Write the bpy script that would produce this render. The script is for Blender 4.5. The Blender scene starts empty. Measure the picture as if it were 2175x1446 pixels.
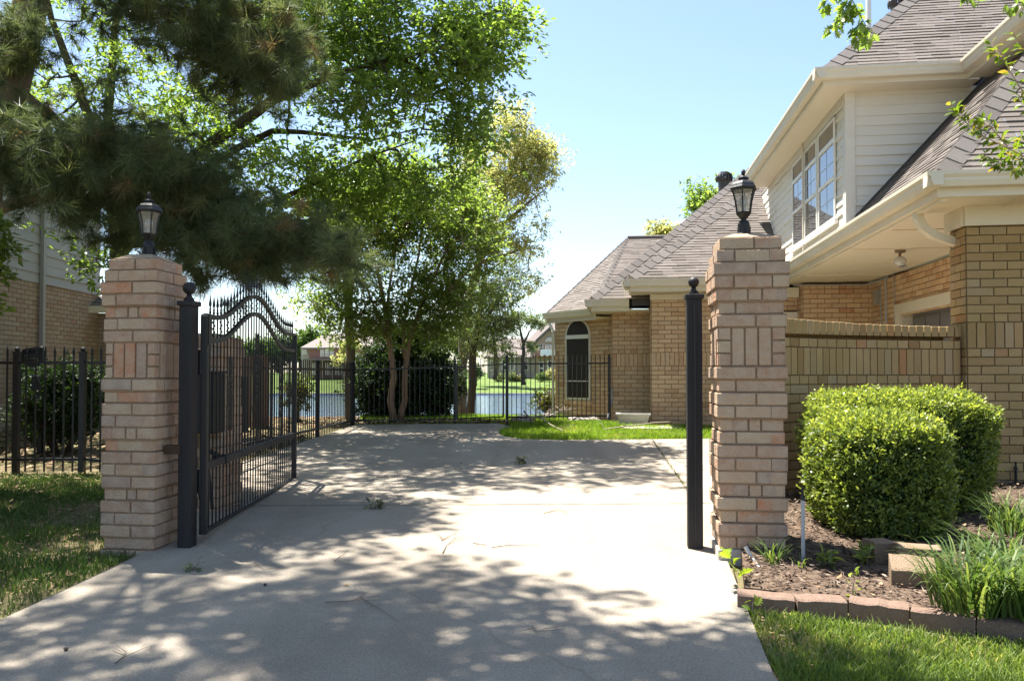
import bpy, math, random
import numpy as np
from mathutils import Vector, Matrix, noise

R = random.Random(7)
NR = np.random.default_rng(11)
SC = bpy.context.scene
COL = SC.collection
UP = Vector((0, 0, 1))

# ------------------------------------------------------------------ camera model
F = 1660.0                      # focal length in pixels of the 2175 wide photograph
CX = 1087.5
HOR = 793.0                     # row of the horizon
EYE = 1.12
PITCH = math.radians(1.2)
YC = HOR - F * math.tan(PITCH)

def ray(x, y):
    cx = (x - CX) / F
    cy = (YC - y) / F
    c, s = math.cos(PITCH), math.sin(PITCH)
    return Vector((cx, c - cy * s, s + cy * c))

def at(x, y, Y):
    d = ray(x, y)
    return Vector((0, 0, EYE)) + d * (Y / d.y)

GP = [(-60, 0.0), (4.5, 0.0), (13.0, 0.24), (15.5, 0.22), (42, -1.3), (45, -2.2), (84, -2.2), (85.1, -1.06), (116, 0.62), (170, 1.2), (900, 2.0)]

def g(Y):
    for (y0, z0), (y1, z1) in zip(GP, GP[1:]):
        if Y <= y1:
            return z0 + (z1 - z0) * max(0.0, (Y - y0) / (y1 - y0))
    return GP[-1][1]

def gnd(x, y):
    lo, hi = 0.5, 84.0
    d = ray(x, y)
    t = lo
    while t < hi:
        p = Vector((0, 0, EYE)) + d * (t / d.y)
        if p.z <= g(p.y):
            break
        t += 0.02
    p.z = g(p.y)
    return p

# ------------------------------------------------------------------ object helpers
BASE = {}

def tag(o, label=None, cat=None, group=None, kind=None):
    if label: o['label'] = label
    if cat: o['category'] = cat
    if group: o['group'] = group
    if kind: o['kind'] = kind
    return o

def thing(name, label, cat, base, group=None):
    o = bpy.data.objects.new(name, None)
    o.empty_display_size = 0.1
    COL.objects.link(o)
    o.location = base
    BASE[o.name] = Vector(base)
    return tag(o, label, cat, group)

def link(name, me, parent=None, base=None):
    o = bpy.data.objects.new(name, me)
    COL.objects.link(o)
    if parent is not None:
        o.parent = parent
        b = BASE[parent.name]
    else:
        b = Vector(base) if base is not None else Vector((0, 0, 0))
        o.location = b
    BASE[o.name] = Vector(b)
    if b.length > 0:
        me.transform(Matrix.Translation(-b))
    return o

def dup(root, loc, label=None, group=None):
    r = root.copy(); COL.objects.link(r); r.location = loc
    BASE[r.name] = Vector(loc)
    if label: r['label'] = label
    if group: r['group'] = group
    for ch in list(root.children):
        c = ch.copy(); COL.objects.link(c); c.parent = r
        for s in list(ch.children):
            d = s.copy(); COL.objects.link(d); d.parent = c
    return r

class MB:
    def __init__(s):
        s.v = []; s.f = []; s.m = []; s.t = []
    def face(s, pts, m=0, t=None):
        n = len(s.v)
        s.v.extend(tuple(p) for p in pts)
        s.f.append(tuple(range(n, n + len(pts))))
        s.m.append(m); s.t.append(R.random() if t is None else t)
    def faces(s, pts, fs, m=0, t=None):
        n = len(s.v); t = R.random() if t is None else t
        s.v.extend(tuple(p) for p in pts)
        for f in fs:
            s.f.append(tuple(n + i for i in f)); s.m.append(m); s.t.append(t)
    def obox(s, o, a, b, c, m=0, t=None):
        """box from corner o with edge vectors a, b, c"""
        o, a, b, c = Vector(o), Vector(a), Vector(b), Vector(c)
        p = [o, o + a, o + a + b, o + b, o + c, o + a + c, o + a + b + c, o + b + c]
        s.faces(p, [(0, 3, 2, 1), (4, 5, 6, 7), (0, 1, 5, 4), (1, 2, 6, 5), (2, 3, 7, 6), (3, 0, 4, 7)], m, t)
    def box(s, cx, cy, cz, sx, sy, sz, m=0, t=None, rz=0.0):
        u = Vector((math.cos(rz), math.sin(rz), 0)); v = Vector((-math.sin(rz), math.cos(rz), 0))
        o = Vector((cx, cy, cz)) - u * sx / 2 - v * sy / 2 - UP * sz / 2
        s.obox(o, u * sx, v * sy, UP * sz, m, t)
    def prism(s, poly, vec, m=0, t=None):
        vec = Vector(vec); n = len(poly)
        p = [Vector(q) for q in poly] + [Vector(q) + vec for q in poly]
        fs = [tuple(reversed(range(n))), tuple(range(n, 2 * n))] + [(i, (i + 1) % n, n + (i + 1) % n, n + i) for i in range(n)]
        s.faces(p, fs, m, t)
    def tube(s, pts, rad, n=6, m=0, t=None, caps=True):
        pts = [Vector(p) for p in pts]
        if not hasattr(rad, '__len__'): rad = [rad] * len(pts)
        vs = []; prev = None
        for i, p in enumerate(pts):
            d = (pts[min(i + 1, len(pts) - 1)] - pts[max(i - 1, 0)])
            d = d.normalized() if d.length > 1e-9 else UP
            a = prev if prev is not None else (Vector((1, 0, 0)) if abs(d.x) < 0.8 else Vector((0, 1, 0)))
            a = (a - d * a.dot(d)).normalized(); prev = a
            b = d.cross(a)
            for k in range(n):
                w = 2 * math.pi * k / n + math.pi / n
                vs.append(p + (a * math.cos(w) + b * math.sin(w)) * rad[i])
        fs = []
        for i in range(len(pts) - 1):
            for k in range(n):
                fs.append((i * n + k, i * n + (k + 1) % n, (i + 1) * n + (k + 1) % n, (i + 1) * n + k))
        if caps:
            fs.append(tuple(reversed(range(n)))); L = (len(pts) - 1) * n
            fs.append(tuple(range(L, L + n)))
        s.faces(vs, fs, m, t)
    def lathe(s, c, prof, n=16, m=0, t=None, rot=0.0):
        c = Vector(c); vs = []; fs = []
        for r, z in prof:
            for k in range(n):
                w = 2 * math.pi * k / n + rot
                vs.append(c + Vector((r * math.cos(w), r * math.sin(w), z)))
        for i in range(len(prof) - 1):
            for k in range(n):
                fs.append((i * n + k, i * n + (k + 1) % n, (i + 1) * n + (k + 1) % n, (i + 1) * n + k))
        fs.append(tuple(reversed(range(n)))); L = (len(prof) - 1) * n
        fs.append(tuple(range(L, L + n)))
        s.faces(vs, fs, m, t)
    def sphere(s, c, r, n=14, m=0, t=None, sz=1.0):
        k = max(5, n // 2)
        prof = [(max(1e-4, r * math.sin(math.pi * i / k)), -r * sz * math.cos(math.pi * i / k)) for i in range(k + 1)]
        s.lathe(c, prof, n, m, t)
    def build(s, name, mats, parent=None, base=None, smooth=False, bevel=0.0):
        me = bpy.data.meshes.new(name)
        me.from_pydata(s.v, [], s.f)
        mats = mats if isinstance(mats, (list, tuple)) else [mats]
        for mt in mats: me.materials.append(mt)
        me.polygons.foreach_set('material_index', s.m)
        at_ = me.attributes.new('tint', 'FLOAT', 'FACE')
        at_.data.foreach_set('value', s.t)
        if smooth: me.polygons.foreach_set('use_smooth', [True] * len(s.f))
        me.update()
        o = link(name, me, parent, base)
        if bevel:
            md = o.modifiers.new('bevel', 'BEVEL'); md.width = bevel; md.segments = 2; md.limit_method = 'ANGLE'
        return o

def np_mesh(name, V, k, tint, mat, parent=None, base=None, smooth=False):
    """V: (M,k,3) array of polygons of k corners each"""
    M = len(V)
    me = bpy.data.meshes.new(name)
    me.vertices.add(M * k); me.loops.add(M * k); me.polygons.add(M)
    me.vertices.foreach_set('co', np.ascontiguousarray(V, dtype=np.float32).reshape(-1))
    me.loops.foreach_set('vertex_index', np.arange(M * k, dtype=np.int32))
    me.polygons.foreach_set('loop_start', np.arange(0, M * k, k, dtype=np.int32))
    me.polygons.foreach_set('loop_total', np.full(M, k, dtype=np.int32))
    a = me.attributes.new('tint', 'FLOAT', 'FACE')
    a.data.foreach_set('value', np.asarray(tint, dtype=np.float32))
    me.materials.append(mat)
    me.update(calc_edges=True)
    return link(name, me, parent, base)

# ------------------------------------------------------------------ materials
MATS = {}

def mat(name, ramp, rough=0.7, noise_scale=0.0, noise_amt=0.0, noise_cols=None, bump=0.0, bump_scale=60.0, spec=0.3, metal=0.0,
        translucent=0.0, tcol=None, stretch=None, detail=6.0, tint_amt=1.0):
    """ramp: list of (pos, rgb) driven by the per face value 'tint'; noise multiplies / mixes a second colour"""
    if name in MATS: return MATS[name]
    m = bpy.data.materials.new(name); m.use_nodes = True
    nt = m.node_tree; N = nt.nodes; L = nt.links
    for n in list(N): N.remove(n)
    out = N.new('ShaderNodeOutputMaterial'); b = N.new('ShaderNodeBsdfPrincipled')
    b.inputs['Roughness'].default_value = rough; b.inputs['Metallic'].default_value = metal
    b.inputs['Specular IOR Level'].default_value = spec
    at_ = N.new('ShaderNodeAttribute'); at_.attribute_name = 'tint'
    cr = N.new('ShaderNodeValToRGB')
    el = cr.color_ramp.elements
    while len(el) < len(ramp): el.new(0.5)
    for e, (p, c) in zip(el, ramp):
        e.position = p; e.color = (*c, 1)
    L.new(at_.outputs['Fac'], cr.inputs['Fac'])
    col = cr.outputs['Color']
    tc = N.new('ShaderNodeTexCoord'); vec = tc.outputs['Object']
    if stretch:
        mp = N.new('ShaderNodeMapping'); mp.inputs['Scale'].default_value = stretch
        L.new(vec, mp.inputs['Vector']); vec = mp.outputs['Vector']
    if noise_amt > 0:
        no = N.new('ShaderNodeTexNoise'); no.inputs['Scale'].default_value = noise_scale; no.inputs['Detail'].default_value = detail
        no.inputs['Roughness'].default_value = 0.65
        L.new(vec, no.inputs['Vector'])
        r2 = N.new('ShaderNodeValToRGB'); r2.color_ramp.elements[0].position = 0.36; r2.color_ramp.elements[1].position = 0.66
        L.new(no.outputs['Fac'], r2.inputs['Fac'])
        mx = N.new('ShaderNodeMix'); mx.data_type = 'RGBA'
        mu = N.new('ShaderNodeMath'); mu.operation = 'MULTIPLY'; mu.inputs[1].default_value = noise_amt
        L.new(r2.outputs['Color'], mu.inputs[0]); L.new(mu.outputs[0], mx.inputs['Factor'])
        L.new(col, mx.inputs['A'])
        if noise_cols: mx.inputs['B'].default_value = (*noise_cols, 1)
        col = mx.outputs['Result']
    L.new(col, b.inputs['Base Color'])
    if bump > 0:
        nb = N.new('ShaderNodeTexNoise'); nb.inputs['Scale'].default_value = bump_scale; nb.inputs['Detail'].default_value = 5
        L.new(vec, nb.inputs['Vector'])
        bp = N.new('ShaderNodeBump'); bp.inputs['Strength'].default_value = bump; bp.inputs['Distance'].default_value = 0.01
        L.new(nb.outputs['Fac'], bp.inputs['Height']); L.new(bp.outputs['Normal'], b.inputs['Normal'])
    sh = b.outputs['BSDF']
    if translucent > 0:
        tr = N.new('ShaderNodeBsdfTranslucent')
        mt = N.new('ShaderNodeMix'); mt.data_type = 'RGBA'; mt.blend_type = 'MULTIPLY'; mt.inputs['Factor'].default_value = 1
        L.new(col, mt.inputs['A']); mt.inputs['B'].default_value = (*(tcol or (1.6, 1.7, 0.7)), 1)
        L.new(mt.outputs['Result'], tr.inputs['Color'])
        ms = N.new('ShaderNodeMixShader'); ms.inputs['Fac'].default_value = translucent
        L.new(sh, ms.inputs[1]); L.new(tr.outputs['BSDF'], ms.inputs[2]); sh = ms.outputs['Shader']
    L.new(sh, out.inputs['Surface'])
    MATS[name] = m
    return m

BRICK = mat('brick_buff', [(0, (0.43, 0.25, 0.135)), (0.15, (0.57, 0.385, 0.225)), (0.5, (0.63, 0.445, 0.275)), (0.72, (0.53, 0.33, 0.19)), (0.9, (0.50, 0.365, 0.24)), (1.0, (0.45, 0.20, 0.095))],
            0.88, 18, 0.45, (0.65, 0.49, 0.34), 0.5, 90, 0.15)
BRICKP = mat('brick_pillar', [(0, (0.35, 0.21, 0.138)), (0.25, (0.40, 0.268, 0.176)), (0.5, (0.43, 0.315, 0.208)), (0.7, (0.36, 0.218, 0.148)), (0.85, (0.31, 0.238, 0.188)), (0.93, (0.40, 0.24, 0.158)), (1.0, (0.44, 0.20, 0.105))],
             0.9, 14, 0.6, (0.46, 0.37, 0.275), 0.9, 70, 0.15)
BRICKG = mat('brick_olive', [(0, (0.28, 0.165, 0.08)), (0.2, (0.38, 0.25, 0.125)), (0.5, (0.43, 0.295, 0.155)), (0.75, (0.34, 0.22, 0.115)), (0.92, (0.40, 0.30, 0.185)), (1.0, (0.40, 0.18, 0.08))],
             0.92, 2.4, 0.5, (0.28, 0.215, 0.085), 0.6, 80, 0.12)  # tan brick with olive blotches mixed in by noise
BRICKW = mat('brick_pale', [(0, (0.29, 0.225, 0.16)), (0.5, (0.36, 0.29, 0.21)), (1.0, (0.30, 0.20, 0.14))], 0.9, 20, 0.3, (0.38, 0.31, 0.24), 0.4, 80, 0.15)  # base lowered, the neighbour wall's shade put into the colour
BRICKR = mat('brick_red', [(0, (0.24, 0.115, 0.09)), (0.5, (0.27, 0.14, 0.11)), (1.0, (0.22, 0.11, 0.085))], 0.9, 3, 0.3, (0.30, 0.18, 0.15), 0, 80, 0.15)
MORTAR = mat('mortar', [(0, (0.19, 0.125, 0.08)), (1, (0.23, 0.15, 0.095))], 0.95, 30, 0.3, (0.15, 0.095, 0.06), 0.4, 120, 0.1)
MORTARP = mat('mortar_pillar', [(0, (0.24, 0.165, 0.11)), (1, (0.28, 0.195, 0.13))], 0.95, 30, 0.3, (0.20, 0.135, 0.085), 0.4, 120, 0.1)
MORTARD = mat('mortar_dark', [(0, (0.15, 0.105, 0.055)), (1, (0.18, 0.13, 0.07))], 0.95, 30, 0.3, (0.12, 0.095, 0.05), 0.4, 120, 0.1)  # darker brown mortar for the olive brick
CONC = mat('cast_concrete', [(0, (0.42, 0.39, 0.34)), (1, (0.47, 0.44, 0.39))], 0.9, 9, 0.5, (0.33, 0.31, 0.27), 0.5, 90, 0.15)
SHINGLE = mat('shingle', [(0, (0.150, 0.130, 0.116)), (0.5, (0.182, 0.158, 0.142)), (1, (0.206, 0.181, 0.164))], 0.95, 140, 0.4, (0.125, 0.110, 0.10), 0.6, 260, 0.1)
CAP = mat('ridge_shingle', [(0, (0.135, 0.12, 0.112)), (1, (0.19, 0.172, 0.16))], 0.95, 140, 0.4, (0.10, 0.09, 0.085), 0.5, 260, 0.1)
TRIM = mat('cream_trim', [(0, (0.66, 0.605, 0.49)), (1, (0.68, 0.62, 0.505))], 0.55, 1.7, 0.45, (0.555, 0.50, 0.39), 0.1, 40, 0.35)
SIDE = mat('cream_siding', [(0, (0.65, 0.615, 0.535)), (1, (0.70, 0.665, 0.585))], 0.6, 1.8, 0.4, (0.565, 0.525, 0.445), 0.15, 30, 0.3, stretch=(1, 1, 4))
SOFF = mat('soffit_paint', [(0, (0.70, 0.63, 0.50)), (1, (0.72, 0.65, 0.52))], 0.6, 1.6, 0.2, (0.64, 0.565, 0.44), 0, 40, 0.3)
WHITE = mat('white_paint', [(0, (0.72, 0.71, 0.66)), (1, (0.74, 0.73, 0.69))], 0.5, 5, 0.2, (0.64, 0.62, 0.56), 0, 40, 0.35)
GREYSIDE = mat('shaded_siding', [(0, (0.31, 0.305, 0.28)), (1, (0.34, 0.335, 0.31))], 0.65, 2, 0.25, (0.27, 0.265, 0.24), 0.1, 30, 0.3)  # base greyed down, the siding's shade put into the colour
IRON = mat('black_iron', [(0, (0.008, 0.008, 0.009)), (1, (0.012, 0.012, 0.014))], 0.45, 14, 0.4, (0.018, 0.018, 0.019), 0.15, 160, 0.45)
IRONP = mat('black_post', [(0, (0.011, 0.011, 0.014)), (1, (0.014, 0.014, 0.017))], 0.5, 9, 0.6, (0.036, 0.035, 0.037), 0.25, 200, 0.25, stretch=(1, 1, 0.12))
RUST = mat('rusty_metal', [(0, (0.06, 0.035, 0.022)), (1, (0.09, 0.05, 0.03))], 0.85, 40, 0.5, (0.04, 0.03, 0.022), 0.4, 120, 0.2)
BARK = mat('bark_grey', [(0, (0.13, 0.105, 0.08)), (1, (0.19, 0.16, 0.125))], 0.95, 7, 0.7, (0.075, 0.06, 0.045), 1.0, 22, 0.1, stretch=(1, 1, 0.3))
BARKP = mat('bark_pine', [(0, (0.15, 0.105, 0.08)), (1, (0.20, 0.145, 0.115))], 0.95, 9, 0.7, (0.07, 0.05, 0.04), 1.0, 20, 0.1, stretch=(1, 1, 0.4))
BARKD = mat('bark_dark', [(0, (0.06, 0.045, 0.035)), (1, (0.10, 0.08, 0.06))], 0.95, 9, 0.5, (0.04, 0.03, 0.025), 0.8, 24, 0.1)
BARKM = mat('bark_myrtle', [(0, (0.30, 0.195, 0.12)), (1, (0.36, 0.25, 0.165))], 0.8, 4, 0.8, (0.19, 0.115, 0.07), 0.3, 20, 0.2, stretch=(1, 1, 0.25))
TWIG = mat('twig', [(0, (0.13, 0.10, 0.075)), (1, (0.24, 0.19, 0.15))], 0.9)
WOOD = mat('fence_board', [(0, (0.20, 0.12, 0.075)), (1, (0.27, 0.17, 0.11))], 0.9, 5, 0.5, (0.15, 0.095, 0.065), 0.4, 40, 0.15, stretch=(1, 1, 0.1))
WOODD = mat('dark_board', [(0, (0.07, 0.065, 0.06)), (1, (0.10, 0.09, 0.085))], 0.9)
LANT = mat('lantern_metal', [(0, (0.010, 0.010, 0.012)), (1, (0.014, 0.014, 0.016))], 0.45, 30, 0.3, (0.03, 0.03, 0.031), 0.1, 90, 0.3)
VENT = mat('vent_metal', [(0, (0.035, 0.032, 0.03)), (1, (0.05, 0.045, 0.04))], 0.5, 10, 0.3, (0.07, 0.06, 0.05), 0, 90, 0.45)
ALU = mat('grey_metal', [(0, (0.40, 0.41, 0.42)), (1, (0.46, 0.47, 0.48))], 0.4, 12, 0.3, (0.30, 0.30, 0.30), 0, 40, 0.5, metal=0.6)
PVC = mat('grey_pipe', [(0, (0.34, 0.36, 0.38)), (1, (0.36, 0.38, 0.40))], 0.5)
RUBBER = mat('black_plastic', [(0, (0.018, 0.018, 0.02)), (1, (0.022, 0.022, 0.024))], 0.55)
SCREEN = mat('solar_screen', [(0, (0.020, 0.014, 0.011)), (1, (0.026, 0.018, 0.014))], 0.6, 40, 0.2, (0.04, 0.03, 0.025), 0, 40, 0.3)
BULB = mat('bulb_glass', [(0, (0.45, 0.45, 0.44)), (1, (0.5, 0.5, 0.49))], 0.15, spec=0.6)
BLOCK = mat('edging_block', [(0, (0.155, 0.100, 0.075)), (1, (0.195, 0.128, 0.096))], 0.95, 30, 0.6, (0.21, 0.16, 0.125), 0.9, 120, 0.1)
BLOCKT = mat('edging_block_tan', [(0, (0.21, 0.15, 0.10)), (1, (0.25, 0.18, 0.125))], 0.95, 40, 0.5, (0.18, 0.13, 0.09), 0.9, 120, 0.1)
ROCK = mat('pale_rock', [(0, (0.42, 0.38, 0.33)), (1, (0.5, 0.46, 0.40))], 0.95, 8, 0.6, (0.28, 0.25, 0.21), 0.8, 20, 0.1)
CLOTH = mat('white_cloth', [(0, (0.8, 0.79, 0.82)), (1, (0.82, 0.8, 0.83))], 0.8)
FARROOF = mat('far_roof', [(0, (0.17, 0.145, 0.13)), (1, (0.20, 0.17, 0.155))], 0.95, 1.2, 0.4, (0.14, 0.12, 0.11))
FARWALL = mat('far_stucco', [(0, (0.33, 0.28, 0.23)), (1, (0.37, 0.31, 0.26))], 0.9, 1.5, 0.3, (0.28, 0.22, 0.18))
MULCH = mat('bark_mulch', [(0, (0.030, 0.019, 0.013)), (0.5, (0.060, 0.039, 0.026)), (0.8, (0.105, 0.073, 0.05)), (1, (0.24, 0.185, 0.14))], 0.95)
LITTER = mat('dry_leaves', [(0, (0.14, 0.08, 0.04)), (0.5, (0.26, 0.165, 0.085)), (1, (0.38, 0.28, 0.165))], 0.85)
GRASS = mat('grass_blades', [(0, (0.085, 0.135, 0.030)), (0.5, (0.14, 0.205, 0.045)), (0.8, (0.21, 0.255, 0.075)), (1, (0.36, 0.31, 0.17))], 0.6, spec=0.25, translucent=0.45, tcol=(1.6, 1.6, 0.8))
GRASSB = mat('grass_bright', [(0, (0.11, 0.185, 0.022)), (0.5, (0.17, 0.275, 0.034)), (0.9, (0.24, 0.33, 0.06)), (1, (0.34, 0.31, 0.14))], 0.6, spec=0.25, translucent=0.45, tcol=(1.6, 1.6, 0.6))
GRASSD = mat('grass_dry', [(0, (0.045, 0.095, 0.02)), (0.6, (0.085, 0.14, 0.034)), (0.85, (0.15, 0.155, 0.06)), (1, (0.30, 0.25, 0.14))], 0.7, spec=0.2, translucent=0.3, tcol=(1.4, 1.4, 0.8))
OAKL = mat('leaf_oak', [(0, (0.066, 0.104, 0.026)), (0.5, (0.118, 0.170, 0.040)), (1, (0.185, 0.235, 0.066))], 0.38, spec=0.6, translucent=0.6, tcol=(2.3, 2.4, 1.15))
MYRL = mat('leaf_myrtle', [(0, (0.074, 0.110, 0.032)), (0.5, (0.126, 0.172, 0.048)), (1, (0.19, 0.235, 0.075))], 0.38, spec=0.6, translucent=0.6, tcol=(2.3, 2.3, 1.15))
PALEL = mat('leaf_pale', [(0, (0.17, 0.195, 0.08)), (0.5, (0.27, 0.29, 0.125)), (1, (0.36, 0.37, 0.18))], 0.5, spec=0.4, translucent=0.64, tcol=(1.9, 1.75, 1.1))
GREYL = mat('leaf_greygreen', [(0, (0.07, 0.09, 0.052)), (0.5, (0.115, 0.14, 0.075)), (1, (0.17, 0.19, 0.10))], 0.6, spec=0.25, translucent=0.45)
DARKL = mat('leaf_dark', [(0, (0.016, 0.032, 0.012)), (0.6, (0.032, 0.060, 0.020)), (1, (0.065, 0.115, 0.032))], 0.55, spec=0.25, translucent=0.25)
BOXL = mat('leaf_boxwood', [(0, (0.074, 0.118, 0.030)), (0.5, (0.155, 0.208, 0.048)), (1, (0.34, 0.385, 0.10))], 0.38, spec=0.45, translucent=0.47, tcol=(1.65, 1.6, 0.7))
BLADE = mat('leaf_liriope', [(0, (0.045, 0.090, 0.022)), (0.6, (0.090, 0.145, 0.036)), (1, (0.19, 0.235, 0.075))], 0.5, spec=0.25, translucent=0.4, tcol=(1.6, 1.55, 0.8))
NEEDLE = mat('pine_needle', [(0, (0.066, 0.088, 0.046)), (0.65, (0.110, 0.138, 0.068)), (0.94, (0.165, 0.172, 0.074)), (1, (0.18, 0.13, 0.07))], 0.5, spec=0.3, translucent=0.48, tcol=(1.55, 1.6, 0.95))
FARL = mat('leaf_far', [(0, (0.055, 0.090, 0.030)), (0.5, (0.085, 0.135, 0.042)), (1, (0.125, 0.18, 0.06))], 0.7, spec=0.2, translucent=0.3)
REDL = mat('leaf_photinia', [(0, (0.06, 0.10, 0.02)), (0.6, (0.12, 0.14, 0.03)), (1, (0.26, 0.13, 0.05))], 0.45, spec=0.35, translucent=0.35)
YELL = mat('leaf_sapling', [(0, (0.16, 0.26, 0.03)), (1, (0.30, 0.36, 0.05))], 0.45, spec=0.35, translucent=0.45, tcol=(1.3, 1.3, 0.5))
NEWL = mat('leaf_new_growth', [(0, (0.10, 0.17, 0.02)), (0.7, (0.16, 0.23, 0.03)), (1, (0.30, 0.22, 0.07))], 0.4, spec=0.4, translucent=0.45, tcol=(1.5, 1.5, 0.5))

def glassy(name, col, rough=0.03, alpha=1.0, trans=0.0):
    m = bpy.data.materials.new(name); m.use_nodes = True
    b = m.node_tree.nodes['Principled BSDF']
    b.inputs['Base Color'].default_value = (*col, 1); b.inputs['Roughness'].default_value = rough
    b.inputs['Specular IOR Level'].default_value = 1.0; b.inputs['IOR'].default_value = 1.9
    if trans:
        N = m.node_tree.nodes; L = m.node_tree.links
        t = N.new('ShaderNodeBsdfTransparent'); t.inputs['Color'].default_value = (0.9, 0.9, 0.88, 1)
        mx = N.new('ShaderNodeMixShader'); mx.inputs['Fac'].default_value = trans
        L.new(b.outputs['BSDF'], mx.inputs[1]); L.new(t.outputs['BSDF'], mx.inputs[2])
        L.new(mx.outputs['Shader'], N['Material Output'].inputs['Surface'])
    return m
PANE = glassy('window_glass', (0.03, 0.035, 0.04))
LGLASS = glassy('lantern_glass', (0.33, 0.32, 0.28), 0.3, trans=0.64)
DOME = glassy('skylight_dome', (0.42, 0.43, 0.45), 0.2)

# ------------------------------------------------------------------ builders
def clip2(poly, ax, val, greater):
    out = []
    n = len(poly)
    for i in range(n):
        p, q = poly[i], poly[(i + 1) % n]
        ip = (p[ax] >= val) if greater else (p[ax] <= val)
        iq = (q[ax] >= val) if greater else (q[ax] <= val)
        if ip: out.append(p)
        if ip != iq:
            t = (val - p[ax]) / (q[ax] - p[ax])
            r = [p[0] + (q[0] - p[0]) * t, p[1] + (q[1] - p[1]) * t]
            r[ax] = val
            out.append(tuple(r))
    return out

def lapped(mb, poly, e1, exp=0.14, thick=0.012, tab=0.3, hint=UP, m=0, jit=0.4, tint=None, sub=0.0):
    """courses of overlapping shingles or boards over a planar convex polygon"""
    poly = [Vector(p) for p in poly]
    n = Vector((0, 0, 0))
    for i in range(len(poly)):
        n += (poly[i] - poly[0]).cross(poly[(i + 1) % len(poly)] - poly[0])
    n.normalize()
    if n.dot(Vector(hint)) < 0: n = -n
    e1 = Vector(e1); e1 = (e1 - n * e1.dot(n)).normalized()
    e2 = n.cross(e1)
    if e2.z < 0: e2 = -e2
    O = poly[0]
    P2 = [((p - O).dot(e1), (p - O).dot(e2)) for p in poly]
    s0 = min(p[1] for p in P2); s1 = max(p[1] for p in P2)
    k = 0; s = s0
    while s < s1 - 1e-4:
        strip = clip2(clip2(P2, 1, s, True), 1, s + exp, False)
        if len(strip) >= 3:
            xa = min(p[0] for p in strip); xb = max(p[0] for p in strip)
            x = math.floor(xa / tab) * tab - (tab * R.random() if jit else 0)
            while x < xb:
                w = tab * (1 + jit * (R.random() - 0.5))
                c = clip2(clip2(strip, 0, x, True), 0, x + w, False)
                x += w
                if len(c) < 3: continue
                th = thick * (1 + (R.random() - 0.4) * (1.2 if jit else 0.0))
                t = R.random() if tint is None else tint
                top = [O + e1 * p[0] + e2 * p[1] + n * (0.002 + th * max(0.0, 1 - (p[1] - s) / exp)) for p in c]
                mb.face(top, m, t)
                for i in range(len(c)):
                    p, q = c[i], c[(i + 1) % len(c)]
                    if abs(p[1] - s) < 1e-5 and abs(q[1] - s) < 1e-5:
                        A = O + e1 * p[0] + e2 * p[1]; B = O + e1 * q[0] + e2 * q[1]
                        mb.face([A - n * .01, B - n * .01, B + n * (0.002 + th), A + n * (0.002 + th)], m, t)
        s += exp; k += 1

def brickwall(mb, W, H, pos, c=0.0762, L=0.222, depth=0.010, holes=(), special=None, joint=0.010):
    """pos(x, z, d) -> point. Bricks slot 0, mortar slot 1. special: {row: ('S', rows) | ('H',)}"""
    special = special or {}
    rows = int(H / c + 0.5); r = 0
    while r < rows:
        z0 = r * c
        kind = special.get(r)
        if kind and kind[0] == 'S':
            nr = kind[1]; bl = c; off = 0
        elif kind and kind[0] == 'H':
            nr = 1; bl = L / 2; off = 0
        else:
            nr = 1; bl = L; off = (r % 2) * L / 2
        z1 = min(H, z0 + nr * c)
        x = -off
        while x < W - 1e-4:
            x0, x1 = max(0, x), min(W, x + bl); x += bl
            if x1 - x0 < 0.015: continue
            ivs = [(x0, x1)]
            for (hx0, hx1, hz0, hz1) in holes:
                if min(z1, hz1) - max(z0, hz0) > 0.5 * (z1 - z0):
                    nv = []
                    for a, b in ivs:
                        if b <= hx0 or a >= hx1: nv.append((a, b)); continue
                        if a < hx0: nv.append((a, hx0))
                        if b > hx1: nv.append((hx1, b))
                    ivs = nv
            for a, b in ivs:
                if b - a < 0.012: continue
                mb.face([pos(a, z0, 0), pos(b, z0, 0), pos(b, z1, 0), pos(a, z1, 0)], 1)
                j = joint / 2; d = depth + (R.random() - 0.5) * 0.004
                a2, b2, za, zb = a + j, b - j, z0 + j, z1 - j
                if b2 - a2 < 0.006: continue
                jz = (R.random() - 0.5) * 0.003
                q = [pos(a2, za + jz, 0), pos(b2, za - jz, 0), pos(b2, zb - jz, 0), pos(a2, zb + jz, 0), pos(a2, za + jz, d), pos(b2, za - jz, d), pos(b2, zb - jz, d), pos(a2, zb + jz, d)]
                mb.faces(q, [(4, 5, 6, 7), (0, 1, 5, 4), (1, 2, 6, 5), (2, 3, 7, 6), (3, 0, 4, 7)], 0)
        r += nr

def flatpos(O, e1, n):
    O, e1, n = Vector(O), Vector(e1).normalized(), Vector(n).normalized()
    return lambda x, z, d: O + e1 * x + UP * z + n * d

def caps(mb, A, B, side, w=0.14, L=0.2, drop=0.1, m=1, lift=0.02):
    """folded cap shingles from the low end A to the high end B; drop(s) how far the wings fall"""
    A, B = Vector(A), Vector(B); d = (B - A); n = int(d.length / L); d.normalize()
    s1 = Vector(side[0]); s2 = Vector(side[1])
    for i in range(n + 1):
        p = A + d * (i * L); q = p + d * (L * 1.15)
        h0 = lift + 0.016; h1 = lift
        P = [p + s1 * w + UP * (h0 - 0.012), p + UP * (h0 + 0.010), p + s2 * w + UP * (h0 - 0.012), q + s1 * w + UP * (h1 - 0.012), q + UP * (h1 + 0.010), q + s2 * w + UP * (h1 - 0.012)]
        dn = UP * -0.022
        t = R.random()
        mb.faces(P + [P[0] + dn, P[1] + dn, P[2] + dn], [(0, 1, 4, 3), (1, 2, 5, 4), (0, 6, 7, 1), (1, 7, 8, 2)], m, t)

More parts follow.
